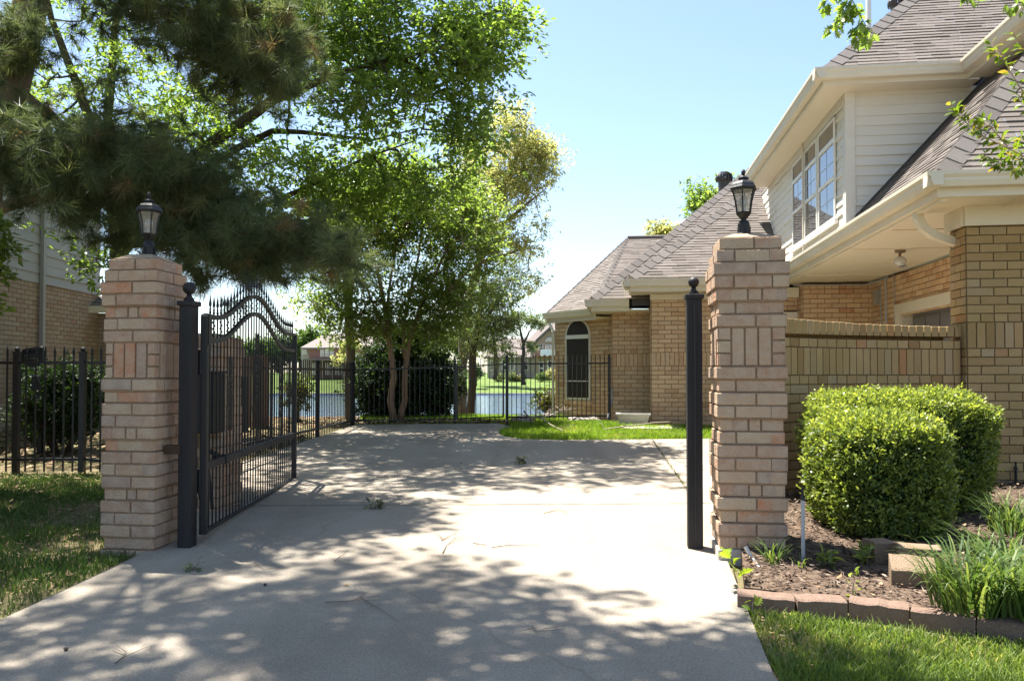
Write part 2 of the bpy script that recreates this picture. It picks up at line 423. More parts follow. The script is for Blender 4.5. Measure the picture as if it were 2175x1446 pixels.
def extr(mb, prof, A, B, out, m=0, t=None):
    A, B, out = Vector(A), Vector(B), Vector(out).normalized()
    mb.prism([A + out * o + UP * z for o, z in prof], B - A, m, t)

GUT = [(0, -0.12), (0.075, -0.12), (0.095, -0.075), (0.095, -0.055), (0.115, -0.03), (0.118, 0.0), (0.105, 0.0), (0.10, -0.02), (0, -0.02)]
YAW_U = Vector((0.9915, -0.130, 0)); YAW_V = Vector((0.130, 0.9915, 0))
YAW = math.atan2(-0.130, 0.9915)

def H(a, b, z=0.0):
    """house frame: a to the right along the fronts, b away from the viewer"""
    return YAW_U * a + YAW_V * b + UP * z

# ------------------------------------------------------------------ ground, water, driveway
def ground_material():
    m = bpy.data.materials.new('lawn_soil'); m.use_nodes = True
    N = m.node_tree.nodes; L = m.node_tree.links; b = N['Principled BSDF']
    b.inputs['Roughness'].default_value = 0.95; b.inputs['Specular IOR Level'].default_value = 0.1
    tc = N.new('ShaderNodeTexCoord')
    n1 = N.new('ShaderNodeTexNoise'); n1.inputs['Scale'].default_value = 0.9; n1.inputs['Detail'].default_value = 8
    n2 = N.new('ShaderNodeTexNoise'); n2.inputs['Scale'].default_value = 24; n2.inputs['Detail'].default_value = 6
    L.new(tc.outputs['Object'], n1.inputs['Vector']); L.new(tc.outputs['Object'], n2.inputs['Vector'])
    r1 = N.new('ShaderNodeValToRGB'); e = r1.color_ramp.elements
    e[0].position = .3; e[0].color = (0.15, 0.11, 0.065, 1); e[1].position = .7; e[1].color = (0.09, 0.115, 0.03, 1)
    r2 = N.new('ShaderNodeValToRGB'); e = r2.color_ramp.elements
    e[0].position = .35; e[0].color = (0.075, 0.055, 0.035, 1); e[1].position = .7; e[1].color = (0.22, 0.18, 0.11, 1)
    L.new(n1.outputs['Fac'], r1.inputs['Fac']); L.new(n2.outputs['Fac'], r2.inputs['Fac'])
    mx = N.new('ShaderNodeMix'); mx.data_type = 'RGBA'; mx.inputs['Factor'].default_value = .45
    L.new(r1.outputs['Color'], mx.inputs['A']); L.new(r2.outputs['Color'], mx.inputs['B'])
    # beyond the pond the ground is mown lawn
    sp = N.new('ShaderNodeSeparateXYZ'); L.new(tc.outputs['Object'], sp.inputs[0])
    gt = N.new('ShaderNodeMath'); gt.operation = 'GREATER_THAN'; gt.inputs[1].default_value = 80.0
    L.new(sp.outputs['Y'], gt.inputs[0])
    n3 = N.new('ShaderNodeTexNoise'); n3.inputs['Scale'].default_value = 0.35; n3.inputs['Detail'].default_value = 9
    L.new(tc.outputs['Object'], n3.inputs['Vector'])
    r3 = N.new('ShaderNodeValToRGB'); e = r3.color_ramp.elements
    e[0].position = .35; e[0].color = (0.085, 0.135, 0.032, 1); e[1].position = .7; e[1].color = (0.135, 0.175, 0.055, 1)
    L.new(n3.outputs['Fac'], r3.inputs['Fac'])
    m2 = N.new('ShaderNodeMix'); m2.data_type = 'RGBA'
    L.new(gt.outputs[0], m2.inputs['Factor']); L.new(mx.outputs['Result'], m2.inputs['A']); L.new(r3.outputs['Color'], m2.inputs['B'])
    L.new(m2.outputs['Result'], b.inputs['Base Color'])
    bp = N.new('ShaderNodeBump'); bp.inputs['Strength'].default_value = .7; bp.inputs['Distance'].default_value = .03
    L.new(n2.outputs['Fac'], bp.inputs['Height']); L.new(bp.outputs['Normal'], b.inputs['Normal'])
    return m

def build_ground():
    ys = sorted(set([p[0] for p in GP] + list(range(0, 16)) + [20, 25, 30, 35, 60, 95, 105, 130, 250, 500]))
    xs = [-500, -200, -80, -40, -20, -10, -5, 0, 5, 10, 20, 40, 80, 200, 500]
    mb = MB()
    for i in range(len(xs) - 1):
        for j in range(len(ys) - 1):
            mb.face([(xs[i], ys[j], g(ys[j])), (xs[i + 1], ys[j], g(ys[j])), (xs[i + 1], ys[j + 1], g(ys[j + 1])), (xs[i], ys[j + 1], g(ys[j + 1]))])
    o = mb.build('ground', ground_material()); tag(o, kind='structure')
    # pond
    m = bpy.data.materials.new('pond_water'); m.use_nodes = True
    N = m.node_tree.nodes; L = m.node_tree.links; b = N['Principled BSDF']
    b.inputs['Base Color'].default_value = (0.07, 0.11, 0.19, 1); b.inputs['Roughness'].default_value = 0.10  # blue in the base colour stands in for reflected sky
    b.inputs['Specular IOR Level'].default_value = 0.7; b.inputs['IOR'].default_value = 1.4
    tc = N.new('ShaderNodeTexCoord'); mp = N.new('ShaderNodeMapping'); mp.inputs['Scale'].default_value = (0.5, 1.6, 1)
    no = N.new('ShaderNodeTexNoise'); no.inputs['Scale'].default_value = 1.6; no.inputs['Detail'].default_value = 4
    bp = N.new('ShaderNodeBump'); bp.inputs['Strength'].default_value = 0.35; bp.inputs['Distance'].default_value = 0.12
    L.new(tc.outputs['Object'], mp.inputs['Vector']); L.new(mp.outputs['Vector'], no.inputs['Vector'])
    L.new(no.outputs['Fac'], bp.inputs['Height']); L.new(bp.outputs['Normal'], b.inputs['Normal'])
    mb = MB(); mb.face([(-300, 37, -1.2), (300, 37, -1.2), (300, 85.08, -1.2), (-300, 85.08, -1.2)])
    tag(mb.build('pond_water', m), kind='structure')
    mb = MB()
    for i in range(-60, 60):
        h = 0.03 * R.random()
        mb.obox((i * 1.5, 84.75, -1.7), (1.48, 0, 0), (0, .35, 0), (0, 0, .68 + h), 0)
    tag(mb.build('stone_wall', ROCK, base=(0, 84.9, -1.7)), 'low pale stone edge holding the far bank of the pond', 'retaining wall')

def concrete_material():
    m = bpy.data.materials.new('driveway_concrete'); m.use_nodes = True
    N = m.node_tree.nodes; L = m.node_tree.links; b = N['Principled BSDF']
    b.inputs['Roughness'].default_value = 0.88; b.inputs['Specular IOR Level'].default_value = 0.2
    tc = N.new('ShaderNodeTexCoord')
    def nz(s, d=6, ro=.6):
        n = N.new('ShaderNodeTexNoise'); n.inputs['Scale'].default_value = s; n.inputs['Detail'].default_value = d; n.inputs['Roughness'].default_value = ro
        L.new(tc.outputs['Object'], n.inputs['Vector']); return n.outputs['Fac']
    def rp(src, p0, c0, p1, c1):
        r = N.new('ShaderNodeValToRGB'); e = r.color_ramp.elements
        e[0].position = p0; e[0].color = (*c0, 1); e[1].position = p1; e[1].color = (*c1, 1); L.new(src, r.inputs['Fac']); return r.outputs['Color']
    def mx(a, c, f, blend='MIX'):
        k = N.new('ShaderNodeMix'); k.data_type = 'RGBA'; k.blend_type = blend
        L.new(a, k.inputs['A'])
        if isinstance(c, tuple): k.inputs['B'].default_value = (*c, 1)
        else: L.new(c, k.inputs['B'])
        if isinstance(f, float): k.inputs['Factor'].default_value = f
        else: L.new(f, k.inputs['Factor'])
        return k.outputs['Result']
    c = rp(nz(0.7, 7), .3, (0.280, 0.240, 0.190), .7, (0.385, 0.338, 0.272))
    c = mx(c, rp(nz(95, 3, .8), .38, (0.60, 0.58, 0.56), .62, (1.25, 1.25, 1.25)), .55, 'MULTIPLY')
    c = mx(c, rp(nz(330, 2, .8), .4, (0.65, 0.64, 0.62), .62, (1.25, 1.25, 1.25)), .4, 'MULTIPLY')
    # stains: soft irregular blotches
    st = rp(nz(2.3, 9, .75), .52, (0, 0, 0), .70, (1, 1, 1))
    f = N.new('ShaderNodeMath'); f.operation = 'MULTIPLY'; f.inputs[1].default_value = .42; L.new(st, f.inputs[0])
    c = mx(c, (0.22, 0.19, 0.16), f.outputs[0])
    # traffic film: long soft bands in the direction of travel, and hairline cracks
    mp = N.new('ShaderNodeMapping'); mp.inputs['Scale'].default_value = (2.2, .16, 1); L.new(tc.outputs['Object'], mp.inputs['Vector'])
    nb = N.new('ShaderNodeTexNoise'); nb.inputs['Scale'].default_value = 1.0; nb.inputs['Detail'].default_value = 5; L.new(mp.outputs['Vector'], nb.inputs['Vector'])
    c = mx(c, rp(nb.outputs['Fac'], .42, (1, 1, 1), .68, (.80, .785, .77)), .8, 'MULTIPLY')
    vo = N.new('ShaderNodeTexVoronoi'); vo.feature = 'DISTANCE_TO_EDGE'; vo.inputs['Scale'].default_value = .33
    dn = N.new('ShaderNodeMix'); dn.data_type = 'VECTOR'; dn.inputs['Factor'].default_value = .22
    n4 = N.new('ShaderNodeTexNoise'); n4.inputs['Scale'].default_value = 2.4; n4.inputs['Detail'].default_value = 8; L.new(tc.outputs['Object'], n4.inputs['Vector'])
    L.new(tc.outputs['Object'], dn.inputs[4]); L.new(n4.outputs['Color'], dn.inputs[5]); L.new(dn.outputs[1], vo.inputs['Vector'])
    c = mx(c, rp(vo.outputs['Distance'], .0008, (.6, .58, .55), .0022, (1, 1, 1)), .35, 'MULTIPLY')
    # rust stain that has run out from the foot of the loose gate post
    vm = N.new('ShaderNodeVectorMath'); vm.operation = 'DISTANCE'; vm.inputs[1].default_value = (0.86, 4.98, 0.03)
    L.new(tc.outputs['Object'], vm.inputs[0])
    ad = N.new('ShaderNodeMath'); ad.operation = 'ADD'; L.new(vm.outputs['Value'], ad.inputs[0])
    nn = N.new('ShaderNodeMath'); nn.operation = 'MULTIPLY'; nn.inputs[1].default_value = .5; L.new(nz(7), nn.inputs[0]); L.new(nn.outputs[0], ad.inputs[1])
    ru = rp(ad.outputs[0], .25, (1, 1, 1), .62, (0, 0, 0))
    f = N.new('ShaderNodeMath'); f.operation = 'MULTIPLY'; f.inputs[1].default_value = .4; L.new(ru, f.inputs[0])
    c = mx(c, (0.42, 0.27, 0.13), f.outputs[0])
    L.new(c, b.inputs['Base Color'])
    bp = N.new('ShaderNodeBump'); bp.inputs['Strength'].default_value = .55; bp.inputs['Distance'].default_value = .006
    L.new(nz(160, 4, .75), bp.inputs['Height']); L.new(bp.outputs['Normal'], b.inputs['Normal'])
    return m

DRIVE_L = [(-2.40, -5), (-2.27, 3.46), (-2.23, 4.8), (-2.25, 5.3), (-2.9, 6.2), (-3.02, 8.0), (-2.78, 11.0), (-2.58, 13.05)]
_pen = [gnd(1085, 911), gnd(1066, 917), gnd(1060, 924), gnd(1072, 931), gnd(1110, 936.5), gnd(1180, 938.5), gnd(1300, 938), gnd(1500, 936), gnd(1700, 940)]
PEN = [(p.x, p.y) for p in _pen]
DRIVE_R = [(5.6, 10.6), (5.4, 7.4), (4.2, 7.3), (2.2, 6.35), (1.45, 5.2), (1.30, 4.75), (1.262, 4.62), (0.947, 2.85), (0.55, -5)]
DRIVE = DRIVE_L + [(-1.5, 13.3), (-0.25, 13.45)] + PEN + DRIVE_R

def build_drive():
    m = concrete_material(); mb = MB()
    cuts = [-5, 4.5, 13.0, 14]
    for y0, y1 in zip(cuts, cuts[1:]):
        P = clip2(clip2(DRIVE, 1, y0, True), 1, y1, False)
        if len(P) > 2: mb.face([(p[0], p[1], g(p[1]) + 0.03) for p in P], 0, .5)
    for i in range(len(DRIVE)):
        a, b = DRIVE[i], DRIVE[(i + 1) % len(DRIVE)]
        mb.face([(a[0], a[1], g(a[1]) + .03), (b[0], b[1], g(b[1]) + .03), (b[0], b[1], g(b[1]) - .1), (a[0], a[1], g(a[1]) - .1)], 0, .5)
    tag(mb.build('driveway', m), kind='structure')
    # tooled joints between the slabs: thin dark filler strips
    fill = mat('joint_filler', [(0, (0.13, 0.105, 0.075)), (1, (0.18, 0.15, 0.11))], .95)
    mb = MB()
    def strip(A, B, w, n):
        A, B = Vector(A), Vector(B); d = (B - A).normalized(); s = Vector((-d.y, d.x, 0))
        prev = None
        for i in range(n + 1):
            p = A.lerp(B, i / n) + s * (R.random() - .5) * w * .8
            hw = w * (.35 + .3 * R.random())
            z = g(p.y) + .034
            cur = (Vector((p.x, p.y, 0)) + s * hw + UP * z, Vector((p.x, p.y, 0)) - s * hw + UP * z)
            if prev: mb.face([prev[0], cur[0], cur[1], prev[1]])
            prev = cur
    p = gnd(1385, 938); q = gnd(1478, 1075)
    strip((p.x, p.y, 0), (q.x, q.y, 0), .022, 40)
    j1 = gnd(470, 1083); j2 = gnd(1500, 1077)
    strip((j1.x, j1.y, 0), (j2.x, j2.y, 0), .014, 60)
    strip((q.x, q.y, 0), (2.05, 6.2, 0), .012, 10)
    tag(mb.build('driveway_joint', fill), kind='structure')
    wb = MB()
    for i in range(70):
        t = R.random(); w = Vector((p.x, p.y, 0)).lerp(Vector((q.x, q.y, 0)), t)
        for k in range(4):
            an = R.random() * 6.28; l = .012 + .02 * R.random(); z = g(w.y) + .034
            e = Vector((math.cos(an) * l, math.sin(an) * l, l * .7)); s = Vector((-e.y, e.x, 0)).normalized() * .004
            wb.face([w + UP * z + s, w + UP * z - s, w + UP * z + e])
    tag(wb.build('weeds', GRASSD), 'thin line of weeds growing in the driveway joint', 'weeds', kind='stuff')

# ------------------------------------------------------------------ brick gate pillars
def pillar(name, label, centre, z0, courses, c, half, profile, mats, soldier_from_top=7, footing=0.0, cap=0.035, orange=False):
    """profile(i from top) -> extra half width"""
    root = thing(name, label, 'pillar', (centre[0], centre[1], z0))
    u, v = YAW_U, YAW_V
    C = Vector((centre[0], centre[1], 0))
    br = MB()
    if footing:
        fb = MB(); w = half + .012
        fb.obox(C - u * w - v * w + UP * (z0 - .05), u * 2 * w, v * 2 * w, UP * (footing + .05))
        fb.build('footing', CONC, root, bevel=.008)
    zb = z0 + footing
    ztop = zb + courses * c
    i = 0
    while i < courses:
        nr = 3 if i == soldier_from_top else 1
        h = half + profile(i)
        z1 = ztop - i * c; zz0 = z1 - nr * c
        j = .0052
        for f, (e1, n) in enumerate([(u, -v), (v, u), (-u, v), (-v, -u)]):
            O = C + n * h - e1 * h
            W = 2 * h
            br.face([O - n * .008 + UP * zz0, O + e1 * W - n * .008 + UP * zz0, O + e1 * W - n * .008 + UP * z1, O - n * .008 + UP * z1], 1)
            # bricks: the odd faces are shortened where the even faces show their ends
            if nr == 3:
                xs = []; x = 0; e = (W - 3 * c) / 2
                cells = [(0, e, k) for k in range(3)] + [(e + k * c, e + (k + 1) * c, None) for k in range(3)] + [(W - e, W, k) for k in range(3)]
                for a, b, k in cells:
                    za, zb_ = (zz0, z1) if k is None else (zz0 + k * c, zz0 + (k + 1) * c)
                    br.obox(O + e1 * (a + j) - n * .04 + UP * (za + j), e1 * (b - a - 2 * j), n * (.04 + (R.random() - .5) * .006), UP * (zb_ - za - 2 * j), 0, .99 if (orange and f == 0 and k is None and a < W * .55) else None)
            else:
                par = (i + f) % 2
                if i % 5 == 4: parts = [.20, .25, .2, .22, .13]
                elif par == 0: parts = [.56, .44]
                else: parts = [.26, .52, .22]
                sm = sum(parts); x = 0
                for q in parts:
                    b = x + W * q / sm
                    dz = (R.random() - .5) * .003
                    a0 = 0 if x == 0 else x + j; b0 = W if abs(b - W) < 1e-6 else b - j
                    lo = .001 * f
                    br.obox(O + e1 * (a0 + lo) - n * .09 + UP * (zz0 + j + dz), e1 * (b0 - a0 - 2 * lo), n * (.09 + (R.random() - .5) * .004), UP * (z1 - zz0 - 2 * j), 0)
                    x = b
        # bed joint
        w = h - .007
        br.obox(C - u * w - v * w + UP * (zz0 - j - .002), u * 2 * w, v * 2 * w, UP * (2 * j + .004), 1)
        i += nr
    br.build('brickwork', mats, root, bevel=.0035)
    cb = MB(); w = half + profile(0) - .012
    base = [C + u * a * w + v * b * w + UP * (ztop - .002) for a, b in ((-1, -1), (1, -1), (1, 1), (-1, 1))]
    top = [C + u * a * .075 + v * b * .075 + UP * (ztop + cap) for a, b in ((-1, -1), (1, -1), (1, 1), (-1, 1))]
    cb.faces(base + top, [(0, 1, 5, 4), (1, 2, 6, 5), (2, 3, 7, 6), (3, 0, 4, 7), (4, 5, 6, 7)])
    cb.build('mortar_cap', CAPM, root)
    return root, Vector((centre[0], centre[1], ztop + cap))

CAPM = mat('cap_mortar', [(0, (0.36, 0.27, 0.19)), (1, (0.38, 0.29, 0.205))], .95, 20, .4, (0.28, 0.21, 0.15), .5, 70, .1)
def prof_r(i):
    t = [-.008, .010, .030, .026, .016, .0, .014, .006, 0, 0, .016, .002]
    if i < len(t): return t[i]
    return [.014, .014, .010, .0][i % 4] if i % 7 else -.006

def prof_l(i):
    t = [-.012, .006, .022, .016, .0, .006, .008, .0, 0, 0, .016, .0, .012]
    if i < len(t): return t[i]
    return .012 if i % 4 != 3 else -.004

def lantern(name, label, base, group=None):
    root = thing(name, label, 'lantern', base, group)
    b = Vector(base); s = 1.0; rot = math.radians(8)
    m = MB()
    m.lathe(b, [(.052, 0), (.053, .012), (.036, .02), (.036, .03), (.036, .075), (.028, .095), (.017, .10), (.017, .106), (.026, .115), (.040, .132), (.046, .142)], 12, 0, rot=rot)
    for k in range(3):
        w = rot + k * 2.094; m.box(b.x + .036 * math.cos(w), b.y + .036 * math.sin(w), b.z + .035, .014, .014, .05)
    m.build('base', LANT, root)
    # six curved glass panes with bars
    prof = [(.044, .142), (.048, .175), (.054, .215), (.064, .255), (.073, .284)]
    gl = MB(); fr = MB()
    for k in range(6):
        w0 = rot + k * math.pi / 3; w1 = w0 + math.pi / 3
        for (r0, z0), (r1, z1) in zip(prof, prof[1:]):
            q = lambda r, w, z: b + Vector((r * math.cos(w), r * math.sin(w), z))
            gl.face([q(r0 * .96, w0, z0), q(r0 * .96, w1, z0), q(r1 * .96, w1, z1), q(r1 * .96, w0, z1)])
        fr.tube([b + Vector((r * math.cos(w0), r * math.sin(w0), z)) for r, z in prof], .0042, 5)
        for r, z in (prof[0], prof[-1]):
            fr.tube([b + Vector((r * math.cos(w), r * math.sin(w), z)) for w in (w0, w1)], .0045, 5)
    gl.build('glass', LGLASS, root)
    fr.build('frame', LANT, root)
    h = MB()
    h.lathe(b, [(.070, .279), (.085, .284), (.086, .294), (.080, .303), (.072, .318), (.058, .331), (.034, .341), (.026, .344), (.026, .352)], 6, 0, rot=rot)
    h.lathe(b, [(.033, .352), (.032, .358), (.014, .368), (.010, .372), (.010, .377)], 12)
    h.lathe(b, [(.008, .377), (.013, .384), (.013, .398), (.008, .408), (.002, .412)], 10)
    h.build('hood', LANT, root)
    bl = MB(); bl.sphere(b + Vector((0, 0, .21)), .026, 12, sz=1.4); bl.lathe(b, [(.013, .142), (.013, .18)], 8)
    bl.build('bulb', BULB, root, smooth=True)
    return root

PL, PLT = pillar('brick_pillar', 'tan brick gate pillar beside the open gate, standing on the lawn edge', (-2.328, 4.97), -.03, 25, .0745, .166, prof_l, [BRICKP, MORTARP], orange=True)
PR, PRT = pillar('brick_pillar', 'tan brick gate pillar beside the planting bed, on a grey concrete footing', (1.424, 4.752), -.01, 24, .0762, .185, prof_r, [BRICKP, MORTARP], footing=.105)
PB, PBT = pillar('brick_pillar', 'short tan brick pillar behind the open gate carrying a black box', (-2.385, 6.14), g(6.1) - .02, 18, .0762, .185, lambda i: [.01, .02, .0][min(i, 2)] if i < 3 else .004 * (i % 2), [BRICKP, MORTARP], soldier_from_top=4)
lantern('post_lantern', 'black six sided lantern on the brick pillar beside the open gate', (PLT.x + .01, PLT.y, PLT.z - .004), 'lanterns on the gate pillars')
lantern('post_lantern', 'black six sided lantern on the brick pillar by the planting bed', (PRT.x - .01, PRT.y, PRT.z - .004), 'lanterns on the gate pillars')

# gate operator box on the short pillar
ob = thing('gate_operator', 'black metal gate motor box fixed to the short brick pillar', 'gate motor', (-2.36, 5.83, .70))
m = MB(); m.box(-2.36, 5.83, .90, .38, .20, .44, rz=YAW); m.build('housing', RUBBER, ob, bevel=.012)
m = MB(); m.box(-2.36, 5.83, 1.128, .40, .22, .02, rz=YAW); m.build('lid', IRONP, ob, bevel=.004)
m = MB(); m.tube([(-2.25, 5.74, .70), (-2.23, 5.72, .55), (-2.20, 5.70, .35), (-2.16, 5.66, .14)], .012, 6); m.tube([(-2.32, 5.74, .70), (-2.30, 5.70, .40), (-2.21, 5.6, .13)], .009, 6)
m.build('cable', RUBBER, ob)

# ------------------------------------------------------------------ gate posts
def gate_post(label, cx, cy, w, z1, ball, seam):
    root = thing('gate_post', label, 'gate post', (cx, cy, .0), 'black steel gate posts')
    m = MB(); m.box(cx, cy, z1 / 2, w, w, z1 - .0, rz=YAW)
    m.build('shaft', IRONP, root, bevel=.004)
    if seam:
        s = MB(); s.obox(Vector((cx, cy, .02)) - YAW_U * .004 - YAW_V * (w / 2 + .004), YAW_U * .008, YAW_V * .006, UP * (z1 - .05)); s.build('seam', IRON, root)
    m = MB(); m.box(cx, cy, z1 + .012, w + .024, w + .024, .03, rz=YAW); m.box(cx, cy, z1 + .034, w * .6, w * .6, .02, rz=YAW)
    m.build('cap', IRONP, root, bevel=.005)
    m = MB(); zc = z1 + .04
    m.lathe((cx, cy, zc), [(.02, 0), (.028, .006), (.015, .02), (.014, .035)], 14); m.sphere((cx, cy, zc + .035 + ball * .9), ball, 18)
    m.build('ball', IRONP, root, smooth=True)
    return root
gpl = gate_post('black steel gate post with ball top carrying the open gate leaf', -2.030, 4.905, .084, 1.545, .040, False)
gpr = gate_post('lone black steel gate post with ball top and no gate, by a pillar', 1.138, 4.885, .092, 1.585, .034, True)
m = MB(); m.obox((-2.16, 4.86, .62), (.10, 0, 0), (0, .05, 0), (0, 0, .055)); m.build('bracket', RUST, gpl)

# ------------------------------------------------------------------ the open gate leaf
GH = Vector((-1.962, 4.975, 0)); GF = Vector((-2.105, 7.58, 0)); GD = (GF - GH); GL = GD.length; GD = GD.normalized(); GN = Vector((-GD.y, GD.x, 0))
GB = .10
def bump(s): return ((1 - math.cos(2 * math.pi * min(1, max(0, (s - .07) / .80)))) / 2) ** 1.05
def z_up(s): return 1.490 + .235 * bump(s)
def z_lo(s): return 1.337 + .252 * bump(s)
def gp(s, z): return GH + GD * (GL * s) + UP * z

gate = thing('metal_gate', 'ornate black iron driveway gate leaf with arched top, swung open', 'gate', (GH.x, GH.y, GB))
def gbar(mb, s0, s1, zf0, zf1=None, w=.03, h=.03, n=1):
    pass
for s, w in ((0.008, .046), (0.992, .04)):
    m = MB(); o = gp(s, GB) - GD * w / 2 - GN * .022
    m.obox(o, GD * w, GN * .044, UP * (1.49 - GB)); m.build('stile', IRON, gate, bevel=.003)
def curved(zf, h=.030, w=.026, n=40):
    mb = MB()
    for i in range(n):
        s0 = .01 + .98 * i / n; s1 = .01 + .98 * (i + 1) / n
        A0 = gp(s0, zf(s0)); A1 = gp(s1, zf(s1))
        P = [A0 - GN * w / 2 - UP * h / 2, A0 + GN * w / 2 - UP * h / 2, A0 + GN * w / 2 + UP * h / 2, A0 - GN * w / 2 + UP * h / 2]
        Q = [A1 - GN * w / 2 - UP * h / 2, A1 + GN * w / 2 - UP * h / 2, A1 + GN * w / 2 + UP * h / 2, A1 - GN * w / 2 + UP * h / 2]
        mb.faces(P + Q, [(0, 1, 5, 4), (1, 2, 6, 5), (2, 3, 7, 6), (3, 0, 4, 7)], 0, .5)
    return mb
curved(z_up).build('rail', IRON, gate); curved(z_lo).build('rail', IRON, gate)
m = MB(); o = gp(.018, .505) - GN * .018; m.obox(o, GD * (GL * .965), GN * .036, UP * .05); m.build('rail', IRONP, gate, bevel=.003)
m = MB(); o = gp(.018, GB) - GN * .012; m.obox(o, GD * (GL * .965), GN * .024, UP * .025); m.build('rail', IRON, gate)
NP = 33
def spear(mb, c, s=1.0):
    k = .62
    mb.lathe(c, [(.008 * k, 0), (.014 * k, .008), (.014 * k, .016), (.008 * k, .022), (.013 * k, .030), (.009 * k, .038), (.007 * k, .044), (.017 * k, .060), (.010 * k, .090), (.004 * k, .115), (.0008, .140)], 8)
for i in range(NP):
    s = .03 + .94 * (i + .5) / NP
    mb = MB(); r = .0042
    top = z_up(s) + .022
    o = gp(s, GB + .02)
    mb.obox(o - GD * r - GN * r, GD * 2 * r, GN * 2 * r, UP * (top - GB - .02))
    spear(mb, gp(s, top - .004), .82)
    if i % 2 == 1:
        for k in range(5):
            z = z_lo(s) + (z_up(s) - z_lo(s)) * (.22 + .14 * k)
            mb.sphere(gp(s, z) + (GD * (.009 if k % 2 else -.009)), .0095, 8)
    mb.build('picket', IRON, gate)
def scroll_panel(s, z0, z1):
    mb = MB(); c = .036
    nz = int((z1 - z0) / .07)
    for k in range(nz):
        zc = z0 + (k + .5) * (z1 - z0) / nz; sg = 1 if k % 2 else -1
        pts = []
        for q in range(15):
            w = q / 14 * 2 * math.pi * 1.25; rr = .030 * (1 - .045 * q)
            pts.append(gp(s, zc) + GD * (sg * rr * math.cos(w)) + UP * (rr * math.sin(w)))
        mb.tube(pts, .005, 5)
        mb.tube([gp(s, zc) + GD * (-sg * .033) - UP * .035, gp(s, zc) + GD * (-sg * .008), gp(s, zc) + GD * (-sg * .033) + UP * .035], .0045, 5)
        mb.sphere(gp(s, zc) + GD * (sg * .006), .010, 8)
    for q in (-c, c):
        mb.tube([gp(s, z0) + GD * q, gp(s, z1) + GD * q], .004, 4)
    mb.build('scroll_panel', IRON, gate)
scroll_panel(.215, .72, 1.24); scroll_panel(.475, .88, 1.44); scroll_panel(.77, .72, 1.26)
for z in (.36, 1.12):
    m = MB(); m.tube([(-1.985, 4.985, z), (-1.985, 4.985, z + .15)], .017, 10); m.obox((-2.02, 4.972, z + .02), (.05, 0, 0), (0, .02, 0), (0, 0, .10)); m.build('hinge', IRONP, gate)
m = MB(); m.obox((-1.985, 4.985, 1.30), (.05, .004, 0), (-.004, .06, 0), (0, 0, .2)); m.build('hinge_cover', IRON, gate)
m = MB(); m.tube([(-2.2, 5.72, .55), (-2.02, 5.45, .535)], .018, 8); m.obox((-2.05, 5.38, .5), (.09, 0, 0), (0, .07, 0), (0, 0, .06)); m.build('opener_arm', RUBBER, gate)

# ------------------------------------------------------------------ iron fences
def fence(label, pts, spacing=.1, top=.10, finial=True, post_w=.05, pr=.0065, ball=True, zg=None, group='black iron fence runs'):
    """pts: list of (x, y, z top rail, z bottom rail)"""
    b = pts[0]; gz = zg or (lambda x, y: g(y))
    root = thing('iron_fence', label, 'fence', (b[0], b[1], gz(b[0], b[1])), group)
    pk = MB()
    for i, p in enumerate(pts):
        pm = MB(); zz = gz(p[0], p[1]); zt = p[2] + top * .75
        pm.box(p[0], p[1], (zt + zz) / 2, post_w, post_w, zt - zz)
        if ball: pm.box(p[0], p[1], zt + .006, post_w + .012, post_w + .012, .014); pm.sphere((p[0], p[1], zt + .035), post_w * .5, 10)
        else: pm.box(p[0], p[1], zt + .006, post_w + .01, post_w + .01, .014)
        pm.build('post', IRON, root)
    for p, q in zip(pts, pts[1:]):
        A = Vector((p[0], p[1], 0)); B = Vector((q[0], q[1], 0)); d = B - A; Ln = d.length; d.normalize(); n = Vector((-d.y, d.x, 0))
        for k in (2, 3):
            rm = MB(); a = A + UP * p[k]; e = B + UP * q[k]; hw = .014
            P = [a - n * hw - UP * hw, a + n * hw - UP * hw, a + n * hw + UP * hw, a - n * hw + UP * hw]
            rm.prism(P, e - a); rm.build('rail', IRON, root)
        N_ = max(2, int(Ln / spacing))
        for i in range(1, N_):
            t = i / N_; c = A.lerp(B, t); zt = p[2] + (q[2] - p[2]) * t + top; zb = p[3] + (q[3] - p[3]) * t
            z0 = max(gz(c.x, c.y) + .02, zb - .14)
            if finial:
                pk.obox(c - d * pr - n * pr + UP * z0, d * 2 * pr, n * 2 * pr, UP * (zt - .06 - z0))
                pk.lathe(c + UP * (zt - .064), [(.008, 0), (.017, .012), (.008, .024), (.015, .035), (.008, .07), (.001, .10)], 6)
            else:
                pk.obox(c - d * pr - n * pr + UP * z0, d * 2 * pr, n * 2 * pr, UP * (zt - z0))
                pk.lathe(c + UP * (zt - .002), [(pr, 0), (pr * 1.6, .008), (.001, .03)], 5)
    pk.build('picket_row', IRON, root)
    return root

